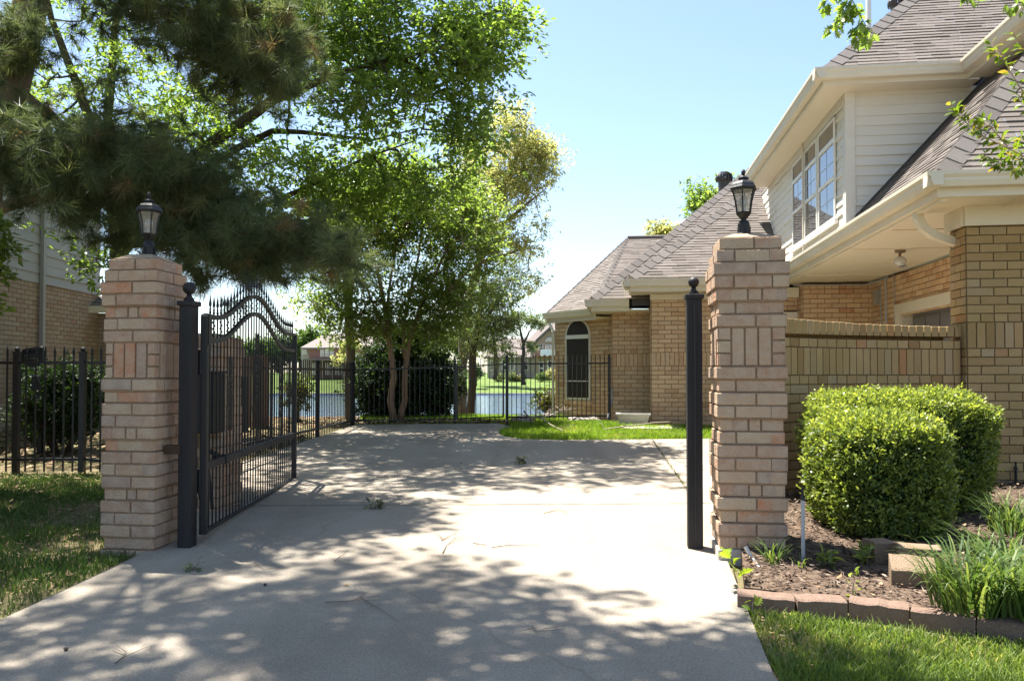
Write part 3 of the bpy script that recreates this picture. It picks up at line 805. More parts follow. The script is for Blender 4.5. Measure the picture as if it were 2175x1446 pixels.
def fp(x, Y, zt, zb):
    p = at(x, 800, Y); return (p.x, p.y, zt, zb)
f1 = fence('black iron fence with spear pickets running to the short lawn beside the gate pillar', [fp(-150, 8.0, 1.23, .245), fp(36, 8.0, 1.23, .245), fp(176, 8.0, 1.23, .245), fp(330, 8.0, 1.23, .20)], .092, .135, True, .055, .007)
lt = fp(80, 8.0, .8, .8)
m = MB(); m.box(lt[0], 7.96, 1.02, .05, .05, .14); m.tube([(lt[0] - .02, 7.94, 1.08), (lt[0] + .03, 7.92, 1.10), (lt[0] + .06, 7.94, 1.0), (lt[0] + .05, 7.94, .86)], .011, 6); m.build('latch', IRONP, f1)
fence('black iron fence run going back along the shaded side yard of the pale house', [fp(88, 9.5, 1.30, .3), fp(62, 11.0, 1.33, .32), fp(50, 12.6, 1.36, .34)], .115, .12, True, .055, .0075)
f2 = fence('black iron fence along the driveway side between open gate and back corner', [(-3.02, 8.1, 1.185, .335), fp(675, 11.2, 1.18, .33), fp(747, 13.15, 1.178, .325)], .085, .105, False, .05, .0062)
f3 = fence('black iron fence across the back of the driveway in front of the pond', [fp(751, 13.2, 1.176, .325), fp(966, 13.5, 1.234, .335)], .082, .13, False, .045, .0062, group='black iron fence runs')
f4 = fence('black iron fence section between the arched window and the back walk gate', [fp(1077, 13.72, 1.285, .355), fp(1294, 14.0, 1.305, .365)], .082, .13, False, .05, .0062)
bg = thing('iron_gate', 'small black iron walk gate in the back fence, slightly sagging', 'gate', (at(970, 800, 13.5).x, 13.5, g(13.5)))
A = fp(971, 13.5, 1.228, .34); B = fp(1069, 13.7, 1.285, .365)
d = Vector((B[0] - A[0], B[1] - A[1], 0))
m = MB()
for k in (2, 3): m.tube([(A[0], A[1], A[k]), (B[0], B[1], B[k])], .016, 4)
for q in (A, B): m.tube([(q[0], q[1], q[3] - .01), (q[0], q[1], q[2] + .06)], .02, 4)
m.build('frame', IRON, bg)
m = MB()
for i in range(1, 10):
    t = i / 10; m.tube([(A[0] + d.x * t, A[1] + d.y * t, A[3] - .12 + .02 * t), (A[0] + d.x * t, A[1] + d.y * t, A[2] + .13 + (B[2] - A[2]) * t)], .0075, 4)
m.build('picket_row', IRON, bg)

# wooden board fence beyond
wf = thing('wood_fence', 'brown wooden board fence seen through the open gate', 'fence', (-5.2, 12.8, .2))
m = MB(); x = -6.4
while x < -4.05:
    w = .135; m.obox((x, 12.8 + .012 * R.random(), .2), (w, 0, 0), (0, .02, 0), (0, 0, 1.19 + .02 * R.random()), 0); x += w + .008
m.build('boards', WOOD, wf)
m = MB(); m.box(-5.2, 12.86, .55, 2.4, .05, .08); m.box(-5.2, 12.86, 1.15, 2.4, .05, .08); m.build('rail', WOOD, wf)
for x in (-4.1, -5.8):
    m = MB(); m.box(x, 12.9, .8, .09, .09, 1.25); m.build('post', WOOD, wf)
df = thing('shed_panel', 'dark grey slatted screen standing against the brown board fence', 'screen', (-4.45, 12.3, .2))
m = MB()
for i in range(9): m.obox((-4.70 + i * .06, 12.3, .2), (.052, 0, 0), (0, .03, 0), (0, 0, .84), 0)
m.build('slats', WOODD, df)
m = MB(); m.obox((-4.72, 12.28, 1.04), (.56, 0, 0), (0, .07, 0), (0, 0, .03)); m.build('top_rail', WOODD, df)

build_ground(); build_drive()
# ------------------------------------------------------------------ the brick house
HOUSE = thing('brick_house', 'buff brick house with grey shingle roofs, cream siding dormer and deep eaves', 'house', H(3.2, 10, .2))
SPEC = {0: ('S', 3)}
def wall(name, a0, b0, a1, b1, z0, z1, mats, n, holes=(), special=None, parent=HOUSE, c=.0762):
    A = H(a0, b0, z0); B = H(a1, b1, z0); e = B - A; W = e.length
    mb = MB(); nn = YAW_U * n[0] + YAW_V * n[1]
    brickwall(mb, W, z1 - z0, flatpos(A, e, nn), c=c, holes=holes, special=special)
    # solid core behind the face
    e.normalize(); nn.normalize()
    return mb, A, e, nn, W

# pier and front wall of the garage block (a 3.065 .. 9, b 7.31)
EZ = 2.60
def specials(rows):  # soldier band in the photo at about 1.1 m with header rows round it
    return rows
g0 = .12
wm, A, e, nn, W = wall('wall', 3.065, 7.31, 9.0, 7.31, g0, EZ, None, (0, -1), special={15: ('H',), 16: ('S', 3), 19: ('H',), 32: ('H',)})
wm2, *_ = wall('wall', 3.065, 7.62, 3.065, 7.31, g0, EZ, None, (-1, 0), special={16: ('S', 3), 32: ('H',)})
o = Vector((0, 0, 0))
wm.v.extend([]); k = len(wm.v); wm.v.extend(wm2.v); wm.f.extend([tuple(i + k for i in f) for f in wm2.f]); wm.m.extend(wm2.m); wm.t.extend(wm2.t)
wm.obox(H(3.075, 7.32, g0), YAW_U * 5.9, YAW_V * .29, UP * (EZ - g0), 1)
wo = wm.build('wall', [BRICKG, MORTARD], HOUSE)
# the wall's own far (court) side
# garage wall (faces left) with the garage door
gz = .10
wm, A, e, nn, W = wall('wall', 4.05, 13.05, 4.05, 7.6, gz, EZ - .03, None, (-1, 0), holes=[(1.32, 4.22, -1, 1.86)], special={31: ('H',)})
wm.obox(H(4.31, 13.05, gz), -YAW_V * 1.32, -YAW_U * .25, UP * (EZ - gz - .04), 1)
wm.build('wall', [BRICK, MORTAR], HOUSE)
gd = MB()
gd.obox(H(4.20, 13.05 - 4.22, gz), YAW_U * .04, YAW_V * 2.9, UP * 1.99)
for i in range(4):
    for j in range(6):
        gd.obox(H(4.185, 13.05 - 4.17 + j * .475, gz + .05 + i * .455), YAW_U * .015, YAW_V * .42, UP * .39)
gdo = gd.build('garage_door', mat('door_taupe', [(0, (0.16, 0.145, 0.145)), (1, (0.18, 0.165, 0.16))], .6), HOUSE)
fm = MB()
b0, b1 = 13.05 - 4.22, 13.05 - 1.32
fm.obox(H(4.02, b1, gz), YAW_U * .2, YAW_V * .17, UP * 1.86); fm.build('jamb', TRIM, gdo); fm = MB(); fm.obox(H(4.02, b0 - .17, gz), YAW_U * .2, YAW_V * .17, UP * 1.86); fm.build('jamb', TRIM, gdo); fm = MB()
fm.obox(H(4.015, b0 - .19, gz + 1.86), YAW_U * .2, YAW_V * (b1 - b0 + .38), UP * .15)
fm.build('lintel', TRIM, gdo)

# far wing: wall faces from right to left
def face(a0, b0, a1, b1, z0, z1, n, special=None, holes=(), m=None):
    mb, A, e, nn, W = wall('wall', a0, b0, a1, b1, z0, z1, None, n, holes, special)
    mb.obox(A - nn * .012 - UP * .0, e * (b1 * 0 + W), -nn * .2, UP * (z1 - z0 - .004), 1)
    return mb.build('wall', [BRICK, MORTAR], HOUSE)
zw = .18
face(3.0, 13.02, 4.05, 13.02, zw, 2.57, (0, -1), {30: ('H',)})
face(3.0, 13.40, 3.0, 13.03, zw, 2.57, (-1, 0), {30: ('H',)})
face(.62, 13.40, 3.0, 13.40, zw, 2.50, (0, -1), {13: ('H',), 14: ('S', 3), 17: ('H',), 29: ('H',)}, holes=[(1.95, 2.36, -1, 1.95)])
face(.62, 14.2, .62, 13.41, zw, 2.50, (-1, 0), {14: ('S', 3)})
face(-.04, 14.2, .62, 14.2, zw, 2.22, (0, -1), {13: ('H',), 14: ('S', 3), 17: ('H',)})
face(-.04, 14.9, -.04, 14.21, zw, 2.22, (-1, 0))
# bay wall with the arched window
BA = at(1180, 800, 15.5); BB = at(1306, 800, 14.45)
ba = Vector((BA.x, BA.y, zw)); bb = Vector((BB.x, BB.y, zw))
e = (bb - ba); W = e.length; e.normalize(); nn = Vector((e.y, -e.x, 0))
mb = MB(); brickwall(mb, W, 2.30 - zw, flatpos(ba, e, nn), special={27: ('H',)})
mb.obox(ba - nn * .012, e * W, -nn * .2, UP * (2.30 - zw - .004), 1)
mb.build('wall', [BRICK, MORTAR], HOUSE)
# hidden left flank of the bay so that the wing is closed
mb = MB(); e3 = (YAW_V * 1.0 - YAW_U * .02).normalized()
brickwall(mb, 3.0, 2.30 - zw, flatpos(ba + e3 * 3.0, -e3, -YAW_U), special={}); mb.build('wall', [BRICK, MORTAR], HOUSE)
# window trim seen under the deep eave
m = MB(); m.obox(H(2.55, 13.37, zw), YAW_U * .46, YAW_V * .05, UP * 1.86); wt = m.build('side_door', TRIM, HOUSE)
m = MB(); m.obox(H(2.52, 13.345, zw + 1.86), YAW_U * .48, YAW_V * .07, UP * .09); m.build('frame', TRIM, wt)

# arched window: placed on the bay wall by its own width along the wall
def on_bay(xpx):
    d = ray(xpx, 800); # intersect with bay plane
    t = (ba - Vector((0, 0, EYE))).dot(nn) / d.dot(nn)
    return (Vector((0, 0, EYE)) + d * t - ba).dot(e)
w0, w1 = on_bay(1207), on_bay(1253)
Yb = (ba + e * (w0 + w1) / 2).y
zt = lambda y: EYE - (y - HOR) / F * Yb
zb_, zs_, zp_ = zt(844), zt(713), zt(681)
def arch(x0, x1, z0, zs, ztop, d, n=14):
    pts = [ba + e * x0 + UP * (z0 - zw) + nn * d, ba + e * x1 + UP * (z0 - zw) + nn * d]
    xc = (x0 + x1) / 2; hw = (x1 - x0) / 2
    for k in range(n + 1):
        w = math.pi * k / n
        pts.append(ba + e * (xc + hw * math.cos(w)) + UP * (zs + (ztop - zs) * math.sin(w) - zw) + nn * d)
    return pts
m = MB(); m.prism(arch(w0 - .035, w1 + .035, zb_ - .04, zs_, zp_ + .035, .012), nn * .03); win = m.build('arched_window', SIDE, HOUSE)
m = MB(); m.prism(arch(w0, w1, zb_, zs_, zp_, .043), nn * .006); m.build('screen', SCREEN, win)
m = MB()
m.obox(ba + e * (w0 - .02) + UP * (zs_ - .06 - zw) + nn * .05, e * (w1 - w0 + .04), nn * .02, UP * .075); m.build('transom', WHITE, win); m = MB()
zm = zt(810); m.obox(ba + e * w0 + UP * (zm - zw) + nn * .05, e * (w1 - w0), nn * .008, UP * .018)
m.build('meeting_rail', WHITE, win)
m = MB(); m.obox(ba + e * (w0 - .1) + UP * (zb_ - .13 - zw), e * (w1 - w0 + .2), nn * .05, UP * .07); m.build('sill', BRICK, win)

# ---- roofs
def roof_piece(polys, capsegs, name='roof', exp=.085):
    mb = MB()
    for poly, e1 in polys:
        lapped(mb, poly, e1, exp, .008, .2, m=0)
    for A, B, s in capsegs:
        caps(mb, A, B, s)
    return mb.build(name, [SHINGLE, CAP], HOUSE)

def hip_corner(a, b, z, p, t):
    return H(a, b, z), H(a + t, b + t, z + p * t)
def wing_vectors(p):
    """unit slope-falling vectors away from a 45 degree hip, for the left and the front slope"""
    L = (-YAW_U * 1.0 - UP * p).normalized(); Fv = (-YAW_V * 1.0 - UP * p).normalized()
    # directions lying in each slope, square to the hip
    hip = (YAW_U + YAW_V + UP * p).normalized()
    l = (L - hip * L.dot(hip)).normalized(); f = (Fv - hip * Fv.dot(hip)).normalized()
    return (l, f)
def hip_roof(a, b, z, p, t, wr, dep, ridge_back=True):
    K, T = hip_corner(a, b, z, p, t)
    R0 = H(a + wr, b, z); R1 = H(a + wr, b + t, z + p * t)
    Lb = H(a, b + dep, z); Lt = H(a + t, b + dep - t, z + p * t) if dep > 2 * t else T
    polys = [([K, R0, R1, T], YAW_U), ([Lb, K, T] if Lt is T else [Lb, K, T, Lt], YAW_V)]
    return polys, [(K, T, wing_vectors(p))]
# roof over the far wing front (wall 1)
P1, C1 = hip_roof(.25, 12.93, 2.685, .84, 3.9, 5.2, 9)
roof_piece(P1, C1)
# roof behind it over wall 2, lower eave and longer hip
P2, C2 = hip_roof(-.40, 13.62, 2.415, .93, 4.3, 5.5, 10)
roof_piece(P2, C2)
# polygonal bay roof
q1 = at(1164, 664, 15.75); q2 = at(1263, 654, 14.25); r1 = at(1333, 507, 18.0); r2 = at(1440, 505, 17.9)
q3 = q2 + YAW_U * 2.6; q0 = q1 + YAW_V * 5
def planar(a, b, c, d):  # push d into plane abc
    n = (b - a).cross(c - a).normalized(); return d - n * n.dot(d - a)
q3p = planar(q2, r1, r2, q3)
roof_piece([([q1, q2, r1], (q2 - q1)), ([q2, q3p, r2, r1], YAW_U), ([q0, q1, r1], YAW_V)],
           [(q2, r1, (Vector((-1, -.2, -.7)).normalized(), Vector((.9, -.3, -.6)).normalized())), (q1, r1, (Vector((-.6, .6, -.7)).normalized(), Vector((.6, -.4, -.6)).normalized()))])
m = MB(); m.obox(H(.30, 13.68, 2.30), YAW_U * .40, YAW_V * .1, UP * .45); m.build('flashing', VENT, HOUSE)  # dark closing board in the eave gap, its shade put into the colour
m = MB(); m.tube([r1 + UP * .02, r2 + UP * .02], .05, 6); m.build('ridge', CAP, HOUSE)

# main roof over the garage court
MZ = 2.775; MP = 1.08; MT = 3.4
K, T = hip_corner(2.66, 6.85, MZ, MP, MT)
roof_piece([([H(2.66, 13.3, MZ), K, T, H(2.66 + MT, 13.3, MZ + MP * MT)], YAW_V), ([K, H(10, 6.85, MZ), H(10, 6.85 + MT, MZ + MP * MT), T], YAW_U)],
           [(K, T, wing_vectors(MP))])
# dormer roof
DZ = 4.615; DP = .98; DT = 2.6
K2, T2 = hip_corner(2.396, 9.34, DZ, DP, DT)
roof_piece([([K2, H(7.5, 9.34, DZ), H(7.5, 9.34 + DT, DZ + DP * DT), T2], YAW_U), ([H(2.396, 14.4, DZ), K2, T2, H(2.396 + 1.8, 14.4 - 1.2, DZ + DP * 1.8)], YAW_V)],
           [(K2, T2, wing_vectors(DP))])

# ---- eaves: gutters, fascia and soffits
gm = MB()
def gutter(A, B, out):
    extr(gm, GUT, A, B, out)
gutter(H(2.66, 6.73, MZ), H(2.66, 13.0, MZ), -YAW_U)
gutter(H(2.545, 6.85, MZ - .003), H(10, 6.85, MZ - .003), -YAW_V)
gutter(H(2.396, 9.23, DZ), H(2.396, 14.4, DZ), -YAW_U)
gutter(H(2.28, 9.34, DZ - .003), H(3.95, 9.34, DZ - .003), -YAW_V)
gutter(H(3.95, 5.4, DZ), H(3.95, 9.25, DZ), -YAW_U)
gutter(H(.15, 12.93, 2.66), H(2.66, 12.93, 2.66), -YAW_V)
gutter(H(.25, 12.82, 2.657), H(.25, 13.62, 2.657), -YAW_U)
gutter(H(-.50, 13.62, 2.395), H(.25, 13.62, 2.395), -YAW_V)
gutter(H(-.40, 13.51, 2.392), H(-.40, 14.4, 2.392), -YAW_U)
bo = (q2 - q1); bo = Vector((bo.y, -bo.x, 0)).normalized()
gutter(q1 - UP * .01 - (q2 - q1).normalized() * .05, q2 - UP * .01, bo)
gm.build('gutter', TRIM, HOUSE)
fm = MB()
def fascia(A, B, out, h, z):
    A, B, out = Vector(A), Vector(B), Vector(out)
    fm.obox(A - UP * (A.z - z), B - A, -out * .03, UP * h)
fascia(H(2.66, 6.88, 0), H(2.66, 13.0, 0), -YAW_U, MZ - .03 - (EZ - .02), EZ - .02)
fascia(H(2.66, 6.85, 0), H(10, 6.85, 0), -YAW_V, MZ - .03 - (EZ - .02), EZ - .02)
fascia(H(2.396, 9.37, 0), H(2.396, 14.4, 0), -YAW_U, .15, 4.44)
fascia(H(2.396, 9.34, 0), H(3.95, 9.34, 0), -YAW_V, .15, 4.44)
fascia(H(3.95, 5.4, 0), H(3.95, 9.34, 0), -YAW_U, .15, 4.44)
fascia(H(.25, 12.93, 0), H(2.66, 12.93, 0), -YAW_V, .18, 2.46)
fascia(H(.25, 12.96, 0), H(.25, 13.62, 0), -YAW_U, .18, 2.46)
fascia(H(-.40, 13.62, 0), H(.25, 13.62, 0), -YAW_V, .17, 2.20)
fascia(H(-.40, 13.65, 0), H(-.40, 14.4, 0), -YAW_U, .17, 2.20)
fascia(q1, q2, bo, .17, 2.13)
# frieze boards where wall meets soffit
fm.obox(H(3.04, 7.28, EZ - .19), YAW_U * 6, -YAW_V * .022, UP * .17)
fm.obox(H(3.04, 7.28, EZ - .19), YAW_V * .36, -YAW_U * .022, UP * .17)
fm.obox(H(.60, 13.37, 2.36), YAW_U * 1.9, -YAW_V * .02, UP * .10)
fm.obox(H(2.52, 13.20, 2.36), YAW_U * .46, YAW_V * .18, UP * .16)
fm.build('fascia', TRIM, HOUSE)
sm = MB()
def soffit(a0, b0, a1, b1, z, t=.02):
    sm.obox(H(a0, b0, z), YAW_U * (a1 - a0), YAW_V * (b1 - b0), UP * t)
soffit(2.69, 6.88, 4.30, 13.38, EZ - .02)
soffit(4.31, 6.88, 10, 7.29, EZ - .02)
soffit(2.426, 9.37, 4.1, 14.4, 4.44)
soffit(3.98, 5.4, 4.4, 9.33, 4.445)
soffit(.28, 12.96, 2.68, 13.4, 2.47); soffit(.28, 13.41, .62, 13.7, 2.47)
soffit(-.37, 13.65, .60, 14.2, 2.21); soffit(-.37, 14.21, -.04, 15, 2.21)
P = [Vector((p.x, p.y, 2.14)) for p in (q1, q2)] + [Vector((bb.x, bb.y, 2.14)), Vector((ba.x, ba.y, 2.14))]
sm.prism(P, UP * .02)
sm.build('soffit', SOFF, HOUSE)
bm = MB()  # battens over the soffit joints
for b in (8.35, 9.6, 10.85, 12.1): bm.obox(H(2.70, b, EZ - .030), YAW_U * 1.34, YAW_V * .04, UP * .010, 0, .5)
bm.obox(H(3.36, 6.9, EZ - .0315), YAW_U * .04, YAW_V * 6.1, UP * .0115, 0, .5)
bm.obox(H(2.70, 6.9, EZ - .045), YAW_U * .06, YAW_V * 6.1, UP * .025, 0, .2)
bm.build('soffit_batten', SOFF, HOUSE)

# ---- dormer: left wall, front wall, windows
DA, DB = 2.74, 9.64
dm = MB()
lapped(dm, [H(DA, 15.2, 2.80), H(DA, DB, 2.80), H(DA, DB, 4.46), H(DA, 15.2, 4.46)], YAW_V, .118, .012, 4.0, hint=-YAW_U, jit=.1)
zr = lambda a: MZ + MP * (a - 2.66)
lapped(dm, [H(DA, DB, zr(DA) - .12), H(4.30, DB, zr(4.3) - .12), H(4.30, DB, 4.46), H(DA, DB, 4.46)], YAW_U, .118, .012, 5.0, hint=-YAW_V, jit=.1)
lapped(dm, [H(4.30, 5.4, 4.2), H(4.30, DB, 4.2), H(4.30, DB, 4.46), H(4.30, 5.4, 4.46)], YAW_V, .118, .012, 5.0, hint=-YAW_U, jit=.1)
dm.obox(H(DA + .02, DB + .02, 2.7), YAW_U * 1.5, YAW_V * 5.4, UP * 1.73, 0, .5)
dm.build('dormer_siding', SIDE, HOUSE)
tm = MB()
tm.obox(H(DA - .028, DB - .028, 2.76), YAW_U * .11, YAW_V * .028, UP * 1.68); tm.obox(H(DA - .029, DB - .027, 2.76), YAW_V * .12, YAW_U * .028, UP * 1.68)
tm.obox(H(DA - .02, DB, 2.70), YAW_V * 3.9, -YAW_U * .012, UP * .2)
tm.obox(H(DA - .022, DB + .1, 4.32), YAW_V * 4.0, -YAW_U * .01, UP * .12)
tm.build('corner_board', SIDE, HOUSE)
# dark flashing along the roof junction
fl = MB()
fl.obox(H(DA + .06, DB - .05, zr(DA + .06) + .01), (YAW_U + UP * MP) * 1.5, -YAW_V * .05, UP * .03)
fl.build('flashing', VENT, HOUSE)

def window_unit(b0, b1, z0, z1):
    """double hung unit in the dormer's left wall"""
    x = DA - .016
    fr = MB(); w = .034
    fr.obox(H(x, b0, z0), YAW_V * (b1 - b0), -YAW_U * .02, UP * w); fr.obox(H(x, b0, z1 - w), YAW_V * (b1 - b0), -YAW_U * .02, UP * w)
    fr.obox(H(x - .001, b0, z0 + w), YAW_V * w, -YAW_U * .02, UP * (z1 - z0 - 2 * w)); fr.obox(H(x - .001, b1 - w, z0 + w), YAW_V * w, -YAW_U * .02, UP * (z1 - z0 - 2 * w))
    zm = z0 + (z1 - z0) * .40; zt2 = z0 + (z1 - z0) * .76
    fr.obox(H(x - .002, b0 + w, zm), YAW_V * (b1 - b0 - 2 * w), -YAW_U * .022, UP * .04)
    fr.obox(H(x - .002, b0 + w, zt2), YAW_V * (b1 - b0 - 2 * w), -YAW_U * .02, UP * .05)
    wo = fr.build('window', WHITE, HOUSE)
    pn = MB(); pn.obox(H(x - .001, b0 + w, z0 + w), YAW_V * (b1 - b0 - 2 * w), -YAW_U * .006, UP * (z1 - z0 - 2 * w)); pn.build('pane', PANE, wo)
    mm = MB()
    bc = (b0 + b1) / 2
    mm.obox(H(x - .007, bc - .004, z0 + w), YAW_V * .008, -YAW_U * .003, UP * (zt2 - z0 - w))
    for z in (z0 + (z1 - z0) * .22, z0 + (z1 - z0) * .58): mm.obox(H(x - .0075, b0 + w, z), YAW_V * (b1 - b0 - 2 * w), -YAW_U * .003, UP * .008)
    mm.build('muntin', ALU, wo)
def b_of(xpx):
    k = (xpx - CX) / F
    # point on a = DA plane
    lo, hi = 8.0, 16.0
    for _ in range(40):
        md = (lo + hi) / 2; p = H(DA, md, 0)
        if p.x / p.y > k: lo = md
        else: hi = md
    return lo
for xa, xb in ((1782, 1746), (1743, 1716), (1713, 1690)):
    window_unit(b_of(xa), b_of(xb), 3.03, 4.30)
m = MB(); m.obox(H(DA - .02, b_of(1786), 2.96), YAW_V * (b_of(1687) - b_of(1786)), -YAW_U * .04, UP * .065); m.build('window_sill', WHITE, HOUSE)
# thin cable hanging down the dormer wall
m = MB(); bb_ = b_of(1715); m.tube([H(DA - .05, bb_, 4.43), H(DA - .055, bb_ - .05, 4.35), H(DA - .055, bb_ - .05, 2.82)], .012, 6); m.build('conduit', TRIM, HOUSE)

# ---- fittings
def turbine(c, r):
    m = MB(); c = Vector(c)
    m.lathe(c, [(r * .68, -r * 1.6), (r * .68, -r * .35), (r * .8, -r * .3)], 16)
    o_ = m.build('roof_vent', VENT, HOUSE)
    m = MB()
    for k in range(18):
        w = 2 * math.pi * k / 18
        prof = []
        for q in range(7):
            ph = -.45 + q / 6 * 1.9; ww = w + .25 * q / 6
            rr = r * math.cos(ph * .95); rr = max(rr, r * .1)
            prof.append((c + Vector((rr * math.cos(ww), rr * math.sin(ww), r * .85 * math.sin(ph)))))
        w2 = .30
        for p, q in zip(prof, prof[1:]):
            def rot_(v, an):
                d = v - c; return c + Vector((d.x * math.cos(an) - d.y * math.sin(an), d.x * math.sin(an) + d.y * math.cos(an), d.z)) 
            s2 = lambda v: c + (rot_(v, w2) - c) * .88
            m.face([p, q, s2(q), s2(p)])
    m.build('fins', VENT, o_)
turbine(at(1538, 380, 17.2), .19)
turbine(at(1908, 8, 11.4), .15)
m = MB(); p = at(1845, 30, 12.2); m.tube([(p.x, p.y, 4.6), (p.x, p.y, p.z + .5)], .04, 10); m.build('vent_pipe', WHITE, HOUSE)
p = at(1474, 578, 13.1)
m = MB(); m.lathe((p.x, p.y, p.z - .1), [(.045, 0), (.045, .12)], 10); m.lathe((p.x, p.y, p.z + .02), [(.07, 0), (.075, .012), (.05, .03), (.01, .045)], 10); m.tube([(p.x - .09, p.y, p.z + .07), (p.x - .02, p.y - .02, p.z + .03), (p.x + .05, p.y - .03, p.z - .02)], [.015, .03, .03], 8); m.build('roof_vent', ALU, HOUSE)
# skylight dome on the left slope
p = at(1468, 487, 15.2)
m = MB(); 
for k in range(1):
    hipd = (YAW_U + YAW_V + UP * .9).normalized()
    c = p; s = YAW_V.cross(hipd).normalized(); n2 = hipd.cross(s).normalized()
    if n2.z < 0: n2 = -n2
    rows = []
    for i in range(7):
        ph = math.pi * i / 6; ring = []
        for j in range(7):
            th = math.pi * j / 6
            ring.append(c - hipd * .33 * math.cos(ph) + s * (.25 * math.sin(ph) * math.cos(th)) + n2 * (.13 * math.sin(ph) * math.sin(th)))
        rows.append(ring)
    for i in range(6):
        for j in range(6): m.face([rows[i][j], rows[i][j + 1], rows[i + 1][j + 1], rows[i + 1][j]])
m.build('skylight', DOME, HOUSE, smooth=True)
# floodlight
p = at(1912, 535, 9.2); p.z = EZ - .03
m = MB(); m.lathe((p.x, p.y, EZ - .055), [(.055, 0), (.06, .02), (.06, .03)], 14); m.tube([(p.x, p.y, EZ - .05), (p.x - .02, p.y - .03, EZ - .10)], .016, 8); fo = m.build('floodlight', mat('lamp_bronze', [(0, (0.22, 0.16, 0.11)), (1, (0.24, 0.18, 0.12))], .5), HOUSE)
m = MB(); c = Vector((p.x - .02, p.y - .04, EZ - .16)); m.sphere(c, .068, 16, sz=.85); m.build('lamp_bulb', BULB, fo, smooth=True)
m = MB(); c = Vector((p.x + .03, p.y, EZ - .23)); m.lathe(c, [(.02, .05), (.055, 0), (.05, 0)], 12); m.build('lamp_shade', ALU, fo)
# downspout elbow at the corner and downspout at the bay
m = MB(); s0 = at(1950, 432, 7.05)
pts = [Vector((s0.x, s0.y, MZ - .12)), Vector((s0.x, s0.y, 2.52)), Vector((s0.x + .04, s0.y, 2.44)), Vector((s0.x + .14, s0.y, 2.37)), Vector((s0.x + .46, s0.y + .02, 2.27))]
m.tube(pts, [.05] * 5, 4); m.build('downspout', TRIM, HOUSE)
m = MB(); p1 = ba - e * .02 + nn * .05
pts = [q1 - UP * .1 + bo * .05 + e * .02, q1 - UP * .2 + e * .02, q1.lerp(p1, .7) - UP * .1 - UP * 0, Vector((p1.x, p1.y, 1.95)), Vector((p1.x, p1.y, .25))]
pts[2].z = 2.03
m.tube(pts, .036, 4); m.build('downspout', TRIM, HOUSE)
# cables, conduit and boxes on the garage wall
m = MB(); xw = 4.03
m.tube([H(xw, 12.3, EZ - .05), H(xw, 12.3, 1.25)], .016, 6)
m.tube([H(xw, 12.55, EZ - .12), H(xw, 12.5, 1.9), H(xw, 12.6, 1.2)], .008, 5)
m.tube([H(xw, 11.95, EZ - .05), H(xw, 11.95, 1.8), H(xw, 11.85, 1.68), H(xw, 11.75, 1.76), H(xw, 11.85, 1.9)], .007, 5)
m.tube([H(2.85, 12.98, EZ - .07), H(3.95, 12.98, EZ - .075), H(xw, 12.6, EZ - .06), H(xw, 12.2, EZ - .04)], .012, 6)
m.build('conduit', PVC, HOUSE)
m = MB(); m.obox(H(3.97, 12.58, 2.18), YAW_U * .07, YAW_V * .12, UP * .22); m.obox(H(3.97, 12.25, 1.15), YAW_U * .07, YAW_V * .13, UP * .16); m.build('meter_box', ALU, HOUSE)
# hose bracket by the fence end
p = at(1297, 845, 14.05)
m = MB(); m.tube([(p.x, p.y, .55), (p.x - .03, p.y - .05, .62), (p.x - .04, p.y - .06, .78), (p.x + .01, p.y - .03, .86), (p.x + .03, p.y, .70), (p.x, p.y - .03, .55), (p.x - .06, p.y - .08, .33)], .018, 6); m.build('hose', PVC, HOUSE)

# ------------------------------------------------------------------ curved screen wall
sw = thing('brick_wall', 'low curved olive tan brick screen wall between the gate pillar and the house', 'wall', (2.3, 6.35, .1))
Pa = Vector((2.02, 5.95, 0)) if False else at(1600, 800, 6.05); Pb = at(2040, 800, 6.93)
Pa.z = Pb.z = 0
ch = Pb - Pa; Ln = ch.length; ed = ch.normalized(); bo_ = Vector((-ed.y, ed.x, 0))
SAG = .16
def swp(x, z, d):
    t = x / Ln; off = SAG * 4 * t * (1 - t)
    tang = (ed + bo_ * (SAG * 4 * (1 - 2 * t) / Ln)).normalized(); nrm = Vector((tang.y, -tang.x, 0))
    return Pa + ed * x + bo_ * off + nrm * d + UP * z
def swall(z0, z1, special):
    mb = MB()
    brickwall(mb, Ln, z1 - z0, lambda x, z, d: swp(x, z + z0, d), special=special)
    n = 16
    for i in range(n):
        x0, x1 = Ln * i / n, Ln * (i + 1) / n
        mb.face([swp(x0, z0, -.22), swp(x1, z0, -.22), swp(x1, z1, -.22), swp(x0, z1, -.22)], 0, .4)
    return mb
m = swall(.04, 1.448, {13: ('H',), 14: ('S', 3), 17: ('H',)})
m.build('brickwork', [BRICKG, MORTARD], sw)
m = MB(); x = 0
while x < Ln - .03:
    w = .0745; a, b = x + .005, x + w - .005; dz = (R.random() - .5) * .006 + .045 * (1 - x / Ln) ** 1.6
    q = [swp(a, 1.425 + .0, .004), swp(b, 1.425, .004), swp(b, 1.425, -.23), swp(a, 1.425, -.23), swp(a, 1.515 + dz, .004), swp(b, 1.515 + dz, .004), swp(b, 1.515 + dz, -.23), swp(a, 1.515 + dz, -.23)]
    q = [p + UP * .02 for p in q]
    m.faces(q, [(4, 5, 6, 7), (0, 1, 5, 4), (1, 2, 6, 5), (2, 3, 7, 6), (3, 0, 4, 7)], 0); x += w
m.build('coping', [BRICKG], sw, bevel=.006)

